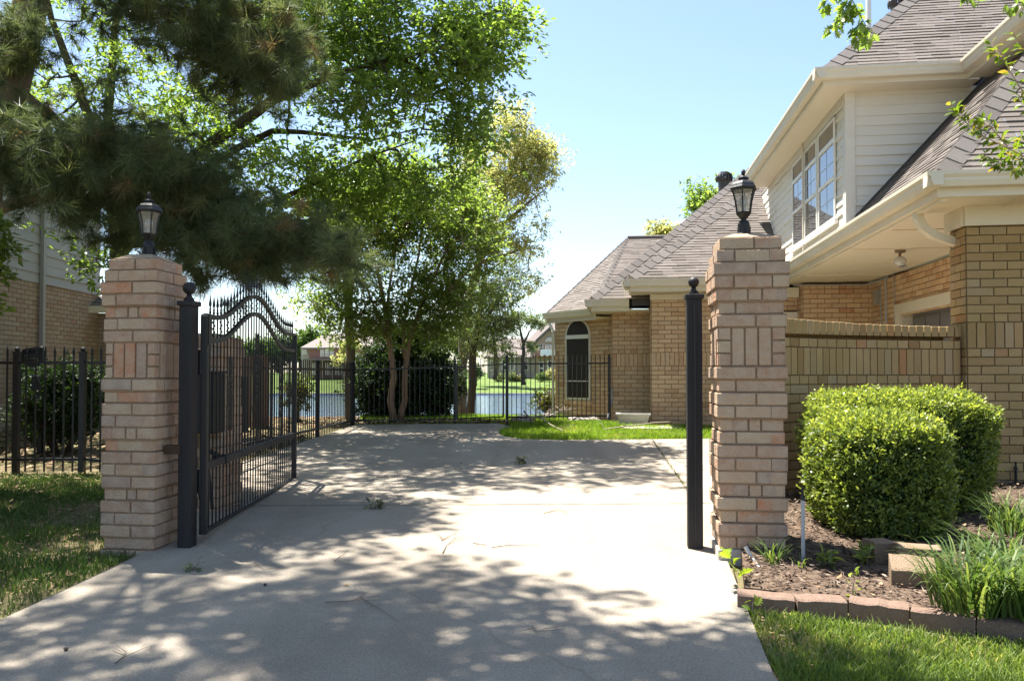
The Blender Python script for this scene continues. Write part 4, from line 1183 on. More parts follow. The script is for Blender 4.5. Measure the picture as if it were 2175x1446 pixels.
# ------------------------------------------------------------------ pale house next door
NH = thing('neighbour_house', 'pale brick house with shaded grey lap siding behind the pine and side fence', 'house', (-8.3, 12, .1))
L0 = Vector((-7.85, 6.0, 0)); 
_d = Vector(((1013 - CX) / F, 1, 0)).normalized()
L1 = at(207, 800, 15.3); L1.z = 0; L0 = L1 - _d * 11.5
nE = Vector((_d.y, -_d.x, 0))
BZ = EYE + (HOR - 628) / F * 15.3
mb = MB(); brickwall(mb, 11.5, BZ - .05, flatpos(L0 + UP * .05, _d, nE), special={int((BZ - .05) / .0762): ('H',)})
mb.obox(L0 - nE * .02 + UP * .05, _d * 11.5, -nE * .2, UP * (BZ - .06), 1)
mb.build('wall', [BRICKW, MORTAR], NH)
mb = MB(); A = L0 + UP * BZ + nE * .02; B = L1 + UP * BZ + nE * .02
lapped(mb, [A, B, B + UP * 2.3, A + UP * 2.3], _d, .165, .014, 3.6, hint=nE, jit=.2)
mb.build('siding', GREYSIDE, NH)
mb = MB(); mb.obox(A - nE * .02, _d * 11.5, -nE * .3, UP * 2.3, 0, .5); mb.build('siding_core', GREYSIDE, NH)
pd = at(56, 800, 13.2)
t = (pd - L0).dot(_d)
m = MB(); c = L0 + _d * t + nE * .07; m.tube([c + UP * .1, c + UP * (BZ + 2.2)], .045, 4); m.build('downspout', GREYSIDE, NH)
# far corner return with a lean-to roof
mb = MB(); ca = L1 + nE * .0; brickwall(mb, 1.1, 2.25, flatpos(ca + UP * .05, nE, -_d)); mb.obox(ca + UP * .05 + _d * .01, nE * 1.1, _d * .2, UP * 2.2, 1); mb.build('wall', [BRICKW, MORTAR], NH)
mb = MB(); lapped(mb, [ca - _d * .35 + UP * 2.42 - nE * .1, ca - _d * .35 + UP * 2.42 + nE * 1.4, ca + _d * .9 + UP * 3.1 + nE * 1.4, ca + _d * .9 + UP * 3.1 - nE * .1], nE, .135, .011, .3); mb.build('roof', [SHINGLE], NH)
mb = MB(); mb.obox(ca - _d * .40 + UP * 2.28 - nE * .1, nE * 1.5, _d * .06, UP * .13); mb.build('gutter', TRIM, NH)
mb = MB(); A = L0 + UP * (BZ + 2.3) + nE * .4; B = L1 + UP * (BZ + 2.3) + nE * .4
lapped(mb, [A, B, B - nE * 4 + UP * 2.4, A - nE * 4 + UP * 2.4], _d, .14, .011, .4); mb.build('roof', [SHINGLE], NH)
mb = MB(); mb.obox(A - UP * .2, _d * 11.5, -nE * .03, UP * .18); mb.obox(A - UP * .2 - nE * .03, _d * 11.5, -nE * .4, UP * .02); mb.build('fascia', TRIM, NH)
# ------------------------------------------------------------------ trees
def unit(a):
    return a / np.maximum(1e-9, np.linalg.norm(a, axis=-1, keepdims=True))

def blob(x, y, Y, rx, ry, rd, n):
    """ellipsoid of leaf clumps: centre pixel and depth, pixel radii, depth radius in metres"""
    c = at(x, y, Y); return (np.array(c), np.array([rx * Y / F, rd, ry * Y / F]), n)
def wblob(x, y, z, rx, ry, rz, n):
    return (np.array([x, y, z], float), np.array([rx, ry, rz], float), n)

def limb(*pts):
    """(px, py, depth, radius) list -> world polyline"""
    return [(at(x, y, Y), r) for x, y, Y, r in pts]

def make_tree(name, label, cat, trunks, blobs, leaf, lmat, bmat, seed, per=60, sig=.26, tw=.006, zmin=1.0, group=None, needles=False,
              width=.42, droop=.25, flat=.6, gap=.0, mid=.12, tufts=4, base=None, vary=.5, gap_scale=1.1, nl=.17):
    rng = np.random.default_rng(seed); rr = random.Random(seed)
    nodes = []; par = []; rad = []
    att = []
    bm = MB()
    for line in trunks:
        pts = [Vector(p) for p, _ in line]; rs = [r for _, r in line]
        # jittered resample
        P = []; Rr = []
        for i in range(len(pts) - 1):
            n = max(2, int((pts[i + 1] - pts[i]).length / .3))
            for k in range(n):
                t = k / n; q = pts[i].lerp(pts[i + 1], t)
                j = rs[i] * .25
                if i + k > 0: q = q + Vector((rr.uniform(-j, j), rr.uniform(-j, j), 0))
                P.append(q); Rr.append(rs[i] + (rs[i + 1] - rs[i]) * t)
        P.append(pts[-1]); Rr.append(rs[-1])
        bm.tube(P, Rr, 9 if max(rs) > .05 else 6, 0, rr.random())
        for q in P:
            nodes.append(np.array(q)); par.append(-1); att.append(q.z > zmin)
    nt = len(nodes)
    cl = []
    for c, r, n in blobs:
        d = unit(rng.normal(size=(n, 3))); u = rng.random((n, 1)) ** (1 / 2.3)
        cl.append(c + d * u * r)
    cl = np.concatenate(cl)
    if gap > 0:
        keep = np.array([noise.noise(Vector(p) * gap_scale + Vector((seed, 0, 0))) > -gap for p in cl])
        cl = cl[keep]
    tn = np.array(nodes)
    dm = np.array([np.min(np.linalg.norm(tn[np.array(att)] - p, axis=1)) for p in cl])
    cl = cl[np.argsort(dm)]
    allp = np.zeros((nt + 2 * len(cl), 3)); allp[:nt] = tn
    ok = np.zeros(len(allp), bool); ok[:nt] = att
    N_ = nt; parents = [-1] * nt; ends = []
    for p in cl:
        dd = np.linalg.norm(allp[:N_] - p, axis=1); dd[~ok[:N_]] = 1e9
        j = int(np.argmin(dd)); a = allp[j]
        m = a + (p - a) * .5 + rng.normal(size=3) * mid * dd[j] + np.array([0, 0, .06 * dd[j]])
        allp[N_] = m; parents.append(j); ok[N_] = True; N_ += 1
        allp[N_] = p; parents.append(N_ - 1); ok[N_] = True; ends.append(N_); N_ += 1
    cnt = np.zeros(N_, int)
    for e in ends:
        k = e
        while k != -1 and k >= nt: cnt[k] += 1; k = parents[k]
    for k in range(nt, N_):
        j = parents[k]
        r1 = tw * (cnt[k] ** .45); r0 = tw * ((cnt[j] if j >= nt else cnt[k] + 1) ** .45)
        r0 = min(r0, r1 * 1.5)
        bm.tube([allp[j], allp[k]], [r0, r1], 5 if r1 > .012 else 3, 0, .3 + .4 * rr.random(), caps=False)
    b0 = base if base is not None else Vector(trunks[0][0][0])
    root = thing(name, label, cat, b0, group)
    ctr = allp[ends]
    M = len(ctr); tm = []
    if needles:
        T = M * tufts
        tc = np.repeat(ctr, tufts, 0) + rng.normal(size=(T, 3)) * np.array([sig, sig, sig * .6])
        ax = unit(rng.normal(size=(T, 3)) * np.array([1, 1, .5]) + np.array([.15, -.1, -.25]))
        K = per
        base_ = np.repeat(tc, K, 0) + np.repeat(ax, K, 0) * rng.random((T * K, 1)) * .10
        dr = unit(np.repeat(ax, K, 0) * .55 + rng.normal(size=(T * K, 3)) * .62)
        dr[:, 2] -= .12
        Ln = nl * (.7 + .5 * rng.random((T * K, 1)))
        s = unit(np.cross(dr, rng.normal(size=(T * K, 3)))) * leaf
        V = np.stack([base_ - s, base_ + s, base_ + dr * Ln], 1)
        tint = np.clip(np.repeat(rng.random(T), K) * .7 + rng.random(T * K) * .3, 0, 1)
        tint[np.repeat(rng.random(T) > .965, K)] = 1.0
        bm.build('trunk', bmat, root, smooth=True)
        np_mesh('crown', V, 3, tint, lmat, root)
        return root
    SUB = max(4, per // 12); q = per // SUB
    tc = np.repeat(ctr, SUB, 0) + rng.normal(size=(M * SUB, 3)) * np.array([sig, sig, sig * .75])
    sv = tc - np.repeat(ctr, SUB, 0); sv = unit(sv + np.array([0, 0, .05]))
    tl = np.linalg.norm(tc - np.repeat(ctr, SUB, 0), axis=1, keepdims=True)
    tm.append((np.repeat(ctr, SUB, 0), tc))
    back = rng.random((M * SUB * q, 1)) ** 1.6 * .55
    X = np.repeat(tc, q, 0) - np.repeat(sv * tl, q, 0) * back + rng.normal(size=(M * SUB * q, 3)) * leaf * .35
    d = unit(np.repeat(sv, q, 0) * .8 + rng.normal(size=X.shape) * np.array([.8, .8, .5]) + np.array([0, 0, -droop]))
    per = SUB * q
    n = unit(rng.normal(size=X.shape) * flat + np.array([0, 0, 1.0]))
    s = unit(np.cross(d, n)); n2 = np.cross(s, d)
    L_ = leaf * (1 - vary / 2 + vary * rng.random((len(X), 1)))
    W_ = L_ * width * .5
    V = np.stack([X, X + d * L_ * .5 + s * W_ + n2 * W_ * .35, X + d * L_, X + d * L_ * .5 - s * W_ + n2 * W_ * .35], 1)
    tint = np.clip(np.repeat(rng.random(M), per) * .45 + rng.random(len(X)) * .55, 0, 1)
    np_mesh('crown', V, 4, tint, lmat, root)
    A_, B_ = tm[0]; k = rng.random(len(A_)) < .6; A_, B_ = A_[k], B_[k]
    w_ = unit(np.cross(B_ - A_, rng.normal(size=A_.shape))) * (tw * .55); w2 = unit(np.cross(B_ - A_, w_)) * (tw * .55)
    n0 = len(bm.v)
    for a_, b_, p_, q_ in zip(A_, B_, w_, w2):
        i_ = len(bm.v); bm.v.extend([tuple(a_ + p_), tuple(a_ - p_ * .5 + q_), tuple(a_ - p_ * .5 - q_), tuple(b_)])
        bm.f.extend([(i_, i_ + 1, i_ + 3), (i_ + 1, i_ + 2, i_ + 3), (i_ + 2, i_, i_ + 3)]); bm.m.extend([0, 0, 0]); bm.t.extend([.5, .5, .5])
    bm.build('trunk', bmat, root, smooth=True)
    return root

# sunlight: high, from the left and a little beyond the scene
SUN_EL = math.radians(67.5); SUN_TO = Vector((-0.69 * math.cos(SUN_EL), 0.724 * math.cos(SUN_EL), math.sin(SUN_EL))).normalized()

# pine at the lawn edge, boughs over the gate and the front of the drive
make_tree('pine_tree', 'long needled pine leaning over the gate, brown trunk by the pale house', 'pine tree',
    [limb((-150, 1060, 7.3, .20), (-90, 700, 7.4, .18), (-38, 460, 7.5, .165), (10, 240, 7.5, .155), (72, 0, 7.5, .15), (130, -260, 7.5, .14), (180, -600, 7.4, .12), (190, -1100, 7.3, .06)),
     limb((-36, 455, 7.5, .06), (130, 400, 7.2, .05), (300, 420, 6.9, .04), (470, 480, 6.8, .03), (660, 525, 6.8, .015)),
     limb((28, 180, 7.5, .05), (160, 290, 7.2, .035), (300, 340, 7.0, .025), (440, 380, 7.0, .012)),
     limb((84, -50, 7.5, .06), (260, -30, 7.2, .045), (420, 60, 7.0, .035), (590, 150, 6.9, .012)),
     [(at(130, -260, 7.5), .04), (Vector((-3.6, 5.6, 6.6)), .02), (Vector((-2.6, 4.6, 6.7)), .01)],
     [(at(155, -450, 7.4), .04), (Vector((-3.8, 5.2, 7.3)), .02), (Vector((-3.0, 3.6, 7.2)), .01)],
     [(at(160, -500, 7.4), .04), (Vector((-5.2, 5.6, 7.0)), .025), (Vector((-5.6, 4.2, 6.8)), .02)]],
    [blob(60, 290, 7.0, 110, 85, .8, 30), blob(190, 330, 6.9, 140, 90, .8, 54), blob(330, 365, 6.8, 130, 85, .7, 52), blob(430, 440, 6.8, 110, 60, .6, 32), blob(30, 60, 6.9, 60, 60, .5, 10),
     blob(560, 520, 6.8, 110, 48, .5, 34), blob(680, 528, 6.8, 70, 32, .4, 14), blob(470, 548, 6.8, 90, 40, .4, 20), blob(80, 370, 6.9, 80, 30, .6, 14), blob(150, 430, 6.8, 50, 25, .5, 9), blob(330, 480, 6.9, 80, 40, .5, 20),
     blob(390, 60, 6.9, 130, 85, .7, 40), blob(500, 110, 6.9, 90, 75, .6, 30), blob(560, 60, 6.9, 70, 60, .5, 16), blob(300, 20, 6.9, 90, 50, .6, 18), blob(600, 165, 6.9, 40, 35, .4, 8), blob(20, 120, 7.2, 50, 50, .5, 6),
     blob(380, -120, 7.0, 240, 110, 1.0, 44),
     wblob(-2.7, 5.9, 6.9, 1.2, .7, .5, 50), wblob(-3.3, 5.0, 7.2, 1.2, 1.0, .6, 50), wblob(-5.3, 6.0, 6.9, 1.2, 1.1, .6, 40), wblob(-4.4, 8.0, 8.5, 1.5, 1.4, .9, 50), wblob(-4.6, 7.2, 10.0, .8, .8, .8, 20), wblob(-6.4, 6.8, 8.3, 1.5, 1.5, .7, 60), wblob(-6.2, 9.2, 8.8, 1.4, 1.3, .7, 50)],
    .0027, NEEDLE, BARKP, 5, per=84, sig=.20, tw=.005, zmin=2.2, needles=True, tufts=6, nl=.165, gap=.36, gap_scale=1.5)

# broad oak beyond the gate
make_tree('oak_tree', 'tall broad oak with long dark limbs reaching over the drive beyond the pine', 'oak tree',
    [limb((262, 965, 12.3, 0.1728), (258, 700, 12.3, 0.1512), (256, 540, 12.3, 0.1368), (296, 430, 12.1, 0.1080), (400, 340, 11.8, 0.0936), (500, 270, 11.5, 0.0828), (580, 215, 11.2, 0.0720), (720, 155, 11, 0.0432), (900, 112, 11, 0.0216), (1010, 70, 11, 0.0086)),
     limb((296, 430, 12.1, 0.0792), (380, 415, 12.0, 0.0720), (440, 355, 12.0, 0.0648), (500, 317, 12.0, 0.0576), (577, 279, 12.0, 0.0468), (641, 281, 12.0, 0.0360), (791, 298, 12, 0.0180), (900, 270, 12, 0.0072)),
     limb((270, 520, 12.2, 0.0720), (400, 505, 12.1, 0.0648), (500, 463, 12.0, 0.0540), (641, 403, 12.0, 0.0396), (779, 334, 12.0, 0.0216), (880, 300, 12.0, 0.0086)),
     limb((256, 540, 12.3, 0.1080), (205, 300, 12.4, 0.0864), (155, 160, 12.4, 0.0648), (110, 40, 12.4, 0.0504), (60, -150, 12.3, 0.0216)),
     limb((262, 480, 12.3, 0.0864), (230, 250, 12.0, 0.0648), (245, 60, 11.8, 0.0504), (290, -150, 11.6, 0.0216)),
     limb((580, 215, 11.2, 0.0360), (660, 60, 11.0, 0.0288), (720, -120, 11, 0.0144)), limb((500, 463, 12.0, 0.0360), (640, 470, 12.2, 0.0252), (760, 455, 12.4, 0.0086))],
    [blob(700, 70, 11, 230, 100, 1.3, 130), blob(900, 110, 11, 170, 90, 1.2, 120), blob(1030, 80, 11.4, 85, 80, .9, 60), blob(1090, 40, 11.5, 30, 30, .5, 8), blob(960, 250, 11.6, 110, 60, 1.1, 70),
     blob(780, 225, 10.8, 130, 60, 1.1, 62), blob(560, 120, 11.6, 150, 90, 1.3, 66), blob(430, 250, 12, 140, 90, 1.3, 50), blob(540, 345, 12, 120, 50, 1.1, 36), blob(760, 385, 12, 150, 60, 1.2, 80),
     blob(900, 380, 12, 120, 70, 1.1, 80), blob(640, 440, 12, 150, 40, 1.0, 46), blob(290, 190, 12.4, 120, 120, 1.2, 50), blob(150, 200, 12.4, 80, 100, 1.0, 34), blob(60, 120, 12.4, 90, 90, 1.0, 40), blob(20, 250, 12.4, 60, 60, .9, 16), blob(520, 460, 12, 90, 40, .9, 24), blob(195, 545, 11.2, 40, 45, .5, 9), blob(280, 480, 12, 60, 50, .8, 14),
     blob(660, -140, 11, 260, 130, 1.8, 120), wblob(-6.9, 11.4, 7.6, 1.3, 1.2, .7, 60), wblob(-2.2, 10.3, 8.2, 1.6, 1.0, .8, 130), wblob(-3.6, 9.9, 7.6, 1.4, 1.4, .8, 110), wblob(-1.7, 12.2, 8.4, 1.2, 1.2, .8, 80), blob(430, -90, 12, 220, 130, 1.8, 70), blob(900, -60, 11, 110, 60, 1.0, 30), blob(150, -60, 12.3, 120, 120, 1.4, 30)],
    .095, OAKL, BARKD, 21, per=66, sig=.26, tw=.005, zmin=2.6, gap=.14, width=.42, gap_scale=1.1, flat=.8)

# crepe myrtle behind the back fence
make_tree('crepe_myrtle_tree', 'crepe myrtle with smooth tan forked stems just behind the back fence', 'crepe myrtle',
    [limb((838, 893, 13.9, 0.0663), (828, 850, 13.9, 0.0585), (836, 800, 13.9, 0.0546), (828, 735, 13.9, 0.0507), (818, 660, 13.9, 0.0429), (808, 600, 13.9, 0.0351), (785, 520, 13.8, 0.0234), (755, 430, 13.8, 0.0094)),
     limb((851, 893, 13.95, 0.0624), (859, 850, 13.95, 0.0530), (861, 780, 13.95, 0.0484), (871, 720, 13.95, 0.0429), (888, 668, 13.95, 0.0374), (908, 615, 13.9, 0.0312), (940, 550, 13.9, 0.0234), (980, 470, 13.9, 0.0094)),
     limb((860, 760, 13.95, 0.0351), (856, 690, 14.0, 0.0328), (872, 620, 14.1, 0.0281), (890, 540, 14.1, 0.0218), (900, 420, 14.1, 0.0094)),
     limb((826, 730, 13.9, 0.0312), (802, 670, 13.8, 0.0250), (775, 600, 13.8, 0.0195), (730, 530, 13.8, 0.0094)),
     limb((820, 670, 13.9, 0.0273), (830, 590, 13.8, 0.0234), (845, 500, 13.8, 0.0172), (840, 400, 13.8, 0.0078)),
     limb((880, 680, 13.95, 0.0273), (930, 640, 13.9, 0.0203), (990, 580, 13.9, 0.0140), (1050, 540, 13.9, 0.0078)),
     limb((812, 640, 13.9, 0.0234), (770, 640, 13.9, 0.0156), (720, 620, 13.9, 0.0078))],
    [blob(790, 470, 13.9, 110, 75, 1.2, 95), blob(920, 460, 13.9, 120, 85, 1.3, 130), blob(850, 385, 13.9, 120, 60, 1.1, 80), blob(715, 590, 13.7, 55, 70, .7, 40), blob(1010, 520, 13.9, 100, 80, 1.1, 85),
     blob(950, 610, 13.9, 80, 45, .9, 50), blob(745, 510, 13.8, 70, 70, .9, 42), blob(870, 580, 13.6, 110, 60, 1.0, 60), blob(1050, 630, 13.9, 45, 45, .6, 24), blob(810, 690, 13.9, 70, 35, .7, 22), blob(680, 650, 13.8, 30, 40, .5, 14), blob(930, 690, 14, 50, 30, .6, 16), blob(760, 690, 13.7, 60, 40, .6, 34), blob(870, 640, 13.6, 100, 40, .7, 44), blob(700, 620, 13.7, 50, 50, .6, 30), blob(980, 640, 13.7, 70, 50, .7, 40), blob(900, 700, 13.8, 60, 25, .5, 18), blob(1000, 420, 14, 80, 60, .9, 60), blob(860, 500, 13.5, 130, 90, 1.0, 90), blob(760, 420, 14, 90, 60, .9, 50), blob(690, 560, 13.7, 60, 80, .7, 30)],
    .068, MYRL, BARKM, 33, per=90, sig=.23, tw=.004, zmin=2.3, gap=.12, width=.46, gap_scale=1.3)

make_tree('elm_tree', 'slim tree with straight grey trunk standing at the back fence corner', 'tree',
    [limb((745, 905, 15.0, 0.1014), (743, 760, 15.0, 0.0897), (741, 640, 15.0, 0.0819), (750, 500, 15.0, 0.0624), (760, 360, 15, 0.0390), (780, 200, 15, 0.0156)),
     limb((742, 640, 15, 0.0390), (700, 560, 14.8, 0.0273), (660, 500, 14.6, 0.0094)), limb((748, 540, 15, 0.0390), (800, 440, 15, 0.0273), (850, 340, 15, 0.0094))],
    [blob(690, 560, 14.6, 50, 60, .8, 34), blob(700, 460, 14.6, 90, 50, 1.0, 50), blob(790, 370, 15, 110, 60, 1.2, 60), blob(660, 640, 14.4, 32, 40, .6, 18), blob(850, 300, 15, 90, 60, 1.0, 40), blob(690, 690, 14.5, 30, 25, .5, 14), blob(780, 560, 14.6, 60, 60, .7, 34), blob(720, 640, 14.5, 40, 40, .6, 20)],
    .075, OAKL, BARK, 8, per=60, sig=.24, tw=.0045, zmin=3.0, gap=.10, width=.45)

make_tree('willow_tree', 'tall pale yellow green airy tree rising against the open sky', 'tree',
    [limb((978, 885, 20, .16), (982, 780, 20, .14), (985, 700, 20, .13), (1015, 560, 20, .11), (1060, 440, 20, .08), (1105, 310, 20, .04), (1120, 250, 20, .015)),
     limb((1040, 500, 20, .06), (1100, 450, 20, .04), (1160, 400, 20, .012)), limb((1015, 560, 20, .06), (1080, 540, 20, .04), (1125, 520, 20, .012)), limb((1075, 400, 20, .04), (1130, 350, 20, .03), (1165, 340, 20, .01))],
    [blob(1085, 290, 20, 55, 60, 1.4, 72), blob(1135, 345, 20, 45, 50, 1.2, 52), blob(1050, 390, 20, 80, 75, 1.5, 80), blob(1105, 420, 20, 60, 50, 1.2, 38), blob(1110, 520, 20, 42, 30, .9, 17), blob(1040, 490, 20, 70, 50, 1.2, 42), blob(1165, 330, 20, 20, 25, .6, 8), blob(1150, 470, 20, 26, 16, .5, 5), blob(1000, 330, 20, 60, 60, 1.2, 40), blob(1120, 590, 20, 25, 30, .7, 8)],
    .085, PALEL, BARK, 13, per=105, sig=.25, tw=.006, zmin=4.0, gap=.25, width=.4, gap_scale=.9, droop=.5)

make_tree('cedar_tree', 'soft grey green feathery tree low behind the back walk gate', 'tree',
    [limb((1000, 880, 18, .10), (1003, 760, 18, .09), (1020, 650, 18, .06), (1035, 560, 18, .02)), limb((1010, 700, 18, .04), (1060, 640, 18, .025), (1085, 590, 18, .01)), limb((1005, 740, 18, .03), (970, 690, 18, .02), (950, 650, 18, .01))],
    [blob(1035, 630, 18, 55, 55, 1.0, 66), blob(1080, 590, 18, 30, 45, .7, 30), blob(1000, 700, 18, 55, 40, .9, 45), blob(960, 660, 18, 45, 45, .8, 34), blob(1060, 690, 18, 38, 26, .7, 22), blob(1030, 735, 18, 40, 20, .6, 14)],
    .065, GREYL, BARKD, 17, per=115, sig=.26, tw=.004, zmin=2.0, gap=.3, width=.3, droop=.9)

def shrub(name, label, cat, base, blobs, leaf, lmat, seed, per, sig, width=.45, stems=4, smat=BARKD, spread=.3, hgt=.5, **kw):
    b = Vector(base); rr = random.Random(seed)
    tr = []
    for k in range(stems):
        a = rr.random() * 6.28; r = spread * (.4 + .6 * rr.random())
        tr.append([(b + Vector((r * .15 * math.cos(a), r * .15 * math.sin(a), -.03)), .03), (b + Vector((r * math.cos(a), r * math.sin(a), hgt)), .015)])
    return make_tree(name, label, cat, tr, blobs, leaf, lmat, smat, seed, per=per, sig=sig, tw=.003, zmin=b.z + hgt * .4, width=width, base=b, **kw)

p = gnd(860, 890)
shrub('evergreen_shrub', 'big dark round evergreen shrub filling the middle of the back fence', 'shrub', at(862, 880, 15.6).xy.to_3d() + UP * .2,
    [blob(860, 800, 15.6, 105, 90, .9, 300), blob(800, 830, 15.5, 50, 60, .6, 80), blob(925, 820, 15.5, 45, 60, .6, 80), blob(890, 705, 15.5, 60, 24, .6, 30)],
    .085, DARKL, 41, 85, .14, .5, 6, spread=.8, hgt=.8)
shrub('photinia_shrub', 'small reddish green shrub beside the pond seen past the gate end', 'shrub', at(634, 880, 14.2).xy.to_3d() + UP * .2,
    [blob(634, 830, 14.2, 22, 45, .3, 40)], .07, REDL, 42, 50, .09, .5, 3, spread=.15, hgt=.5)
shrub('side_shrub', 'dark leafy shrub behind the side yard iron fence', 'shrub', at(130, 960, 9.6).xy.to_3d() + UP * .13,
    [blob(130, 860, 9.6, 85, 85, .6, 170), blob(180, 800, 9.6, 40, 40, .4, 30)], .05, DARKL, 43, 80, .10, .5, 5, spread=.4, hgt=.6)
shrub('tall_shrub', 'bright leafed tall shrub at the photo edge before the pale siding', 'shrub', at(-75, 1000, 6.2).xy.to_3d() + UP * .03,
    [blob(-42, 530, 6.2, 30, 85, .3, 34), blob(-85, 640, 6.2, 45, 120, .3, 40)], .07, MYRL, 44, 45, .09, .5, 3, spread=.2, hgt=1.4)
shrub('pond_shrub', 'small shrub growing by pale rocks at the bay corner', 'shrub', at(1160, 880, 16.5).xy.to_3d() + UP * .15,
    [blob(1160, 848, 16.5, 16, 22, .25, 26)], .07, REDL, 45, 40, .10, .5, 3, spread=.12, hgt=.3)

# trees showing over the far roof
make_tree('roof_tree', 'leafy tree crown showing above the roof beside the turbine vent', 'tree',
    [limb((1500, 830, 30, .2), (1500, 520, 30, .16), (1495, 420, 30, .05)), limb((1500, 500, 30, .1), (1475, 430, 30, .03)), limb((1498, 470, 30, .08), (1525, 410, 30, .03))],
    [blob(1488, 430, 30, 20, 34, .7, 30), blob(1475, 395, 30, 10, 14, .4, 8), blob(1515, 410, 30, 12, 24, .5, 12), blob(1570, 380, 30, 20, 15, .6, 8), blob(1500, 480, 30, 20, 24, .6, 10)], .16, OAKL, BARK, 51, per=60, sig=.30, tw=.006, zmin=5.0, gap=.3)
make_tree('roof_tree', 'small pale tree top showing above the low bay roof ridge', 'tree',
    [limb((1405, 830, 32, .18), (1405, 560, 32, .12), (1403, 490, 32, .03)), limb((1404, 530, 32, .05), (1390, 490, 32, .02)), limb((1405, 530, 32, .05), (1418, 488, 32, .02))],
    [blob(1390, 490, 32, 10, 14, .5, 10), blob(1417, 490, 32, 12, 13, .5, 12), blob(1404, 520, 32, 26, 14, .6, 14)], .16, PALEL, BARK, 52, per=50, sig=.22, tw=.006, zmin=5.0)

# red oak whose crown hangs over the camera and the front of the drive
make_tree('red_oak_tree', 'oak behind the viewer, leaf sprays hanging at the top over the dormer roof', 'oak tree',
    [[(Vector((-4.4, -1.4, 0)), .26), (Vector((-4.2, -1.2, 2.5)), .22), (Vector((-3.9, -.8, 4.6)), .18), (Vector((-3.2, .4, 6.6)), .06), (Vector((-2.6, 1.6, 8.0)), .03)],
     [(Vector((-3.9, -.8, 4.6)), .12), (Vector((-2.4, 1.0, 6.0)), .04), (Vector((-.6, 2.8, 6.6)), .03), (Vector((1.4, 4.8, 6.1)), .02), (at(1800, -140, 6.6), .02), (at(1805, -10, 6.6), .006)],
     [(at(1800, -140, 6.6), .012), (at(1950, -120, 6.8), .01), (at(2110, -40, 6.8), .006)],
     [(Vector((-3.9, -.8, 4.6)), .06), (Vector((-4.6, 1.6, 6.2)), .04), (Vector((-4.8, 3.4, 6.8)), .03)]],
    [wblob(-2.0, 4.4, 7.0, 1.5, 1.2, .6, 140), wblob(-1.6, 5.0, 7.0, .9, .8, .5, 70), wblob(-2.5, 5.4, 7.1, 1.5, .6, .5, 60), wblob(-3.6, 3.8, 7.2, 1.4, 1.4, .7, 100), wblob(-1.2, 4.2, 7.0, .8, .9, .5, 60), wblob(-1.2, 3.5, 7.3, 1.3, .9, .5, 50), wblob(-4.6, 5.2, 7.0, 1.1, 1.2, .6, 60), wblob(-2.4, 2.6, 7.4, 1.6, 1.2, .6, 40)],
    .11, OAKL, BARKD, 61, per=72, sig=.24, tw=.004, zmin=4.0, gap=.04, flat=.5, gap_scale=1.5)

# ------------------------------------------------------------------ near sprays of leaves (lobed and simple leaves with real outlines)
def leaf_poly(kind):
    if kind == 'oak':
        r = [(0, 0), (.10, .05), (.18, .22), (.24, .10), (.36, .34), (.44, .13), (.58, .36), (.64, .13), (.78, .22), (.82, .08), (1, 0)]
    elif kind == 'oval':
        r = [(0, 0), (.15, .13), (.4, .24), (.65, .20), (.88, .08), (1, 0)]
    return r
def spray(mb, lmb, pts, r0, kind, size, n, rng, seedt=None):
    pts = [Vector(p) for p in pts]
    mb.tube(pts, [r0 * (1 - .8 * i / (len(pts) - 1)) for i in range(len(pts))], 5)
    L = sum((b - a).length for a, b in zip(pts, pts[1:]))
    for k in range(n):
        t = (k + .5) / n * (len(pts) - 1); i = min(int(t), len(pts) - 2); p = pts[i].lerp(pts[i + 1], t - i)
        d = (pts[i + 1] - pts[i]).normalized()
        side = Vector((rng.gauss(0, 1), rng.gauss(0, 1), rng.gauss(0, .8) - .15)); side = (side - d * side.dot(d) * .5).normalized()
        ld = (side * .85 + d * .5).normalized(); nn = Vector((rng.gauss(0, .5), rng.gauss(0, .5), 1)); s = ld.cross(nn).normalized(); n2 = s.cross(ld)
        S = size * (.6 + .6 * rng.random()); t_ = rng.random()
        b = p + side * .012
        half = leaf_poly(kind)
        mid = [b + ld * (x * S) - n2 * (S * .25 * x * x) for x, _ in half]
        for sg in (1, -1):
            edge = [b + ld * (x * S) + s * (sg * w * S) + n2 * (w * S * .35) - n2 * (S * .25 * x * x) for x, w in half]
            for q in range(len(half) - 1):
                f = [mid[q], mid[q + 1], edge[q + 1], edge[q]]
                if half[q][1] == 0: f = [mid[q], mid[q + 1], edge[q + 1]]
                if half[q + 1][1] == 0: f = [mid[q], mid[q + 1], edge[q]]
                lmb.face(f, 0, t_)
rng_ = random.Random(5)
oak = [o for o in bpy.data.objects if o.name.startswith('red_oak_tree')][0]
tb = MB(); lb = MB()
for pts in ([(1805, -10), (1790, 20), (1775, 50), (1768, 72)], [(1800, -30), (1760, -5), (1748, 20)], [(1805, -10), (1830, 40), (1850, 70), (1845, 95)], [(1830, 45), (1820, 70), (1828, 88)], [(1790, 20), (1800, 35), (1815, 32)]):
    spray(tb, lb, [at(x, y, 6.6 + .1 * rng_.random()) for x, y in pts], .004, 'oak', .10, 26, rng_)
tb.build('branch', BARKD, oak); tb = MB()
for pts in ([(1950, -60), (2040, -10), (2080, 5)], [(2080, -50), (2120, -5), (2150, 18)], [(2110, -40), (2160, -5), (2172, 22)], [(2010, -40), (2055, -5)]):
    spray(tb, lb, [at(x, y, 6.8 + .1 * rng_.random()) for x, y in pts], .004, 'oak', .09, 18, rng_)
tb.build('branch', BARKD, oak); lb.build('leaf_spray', OAKL, oak)

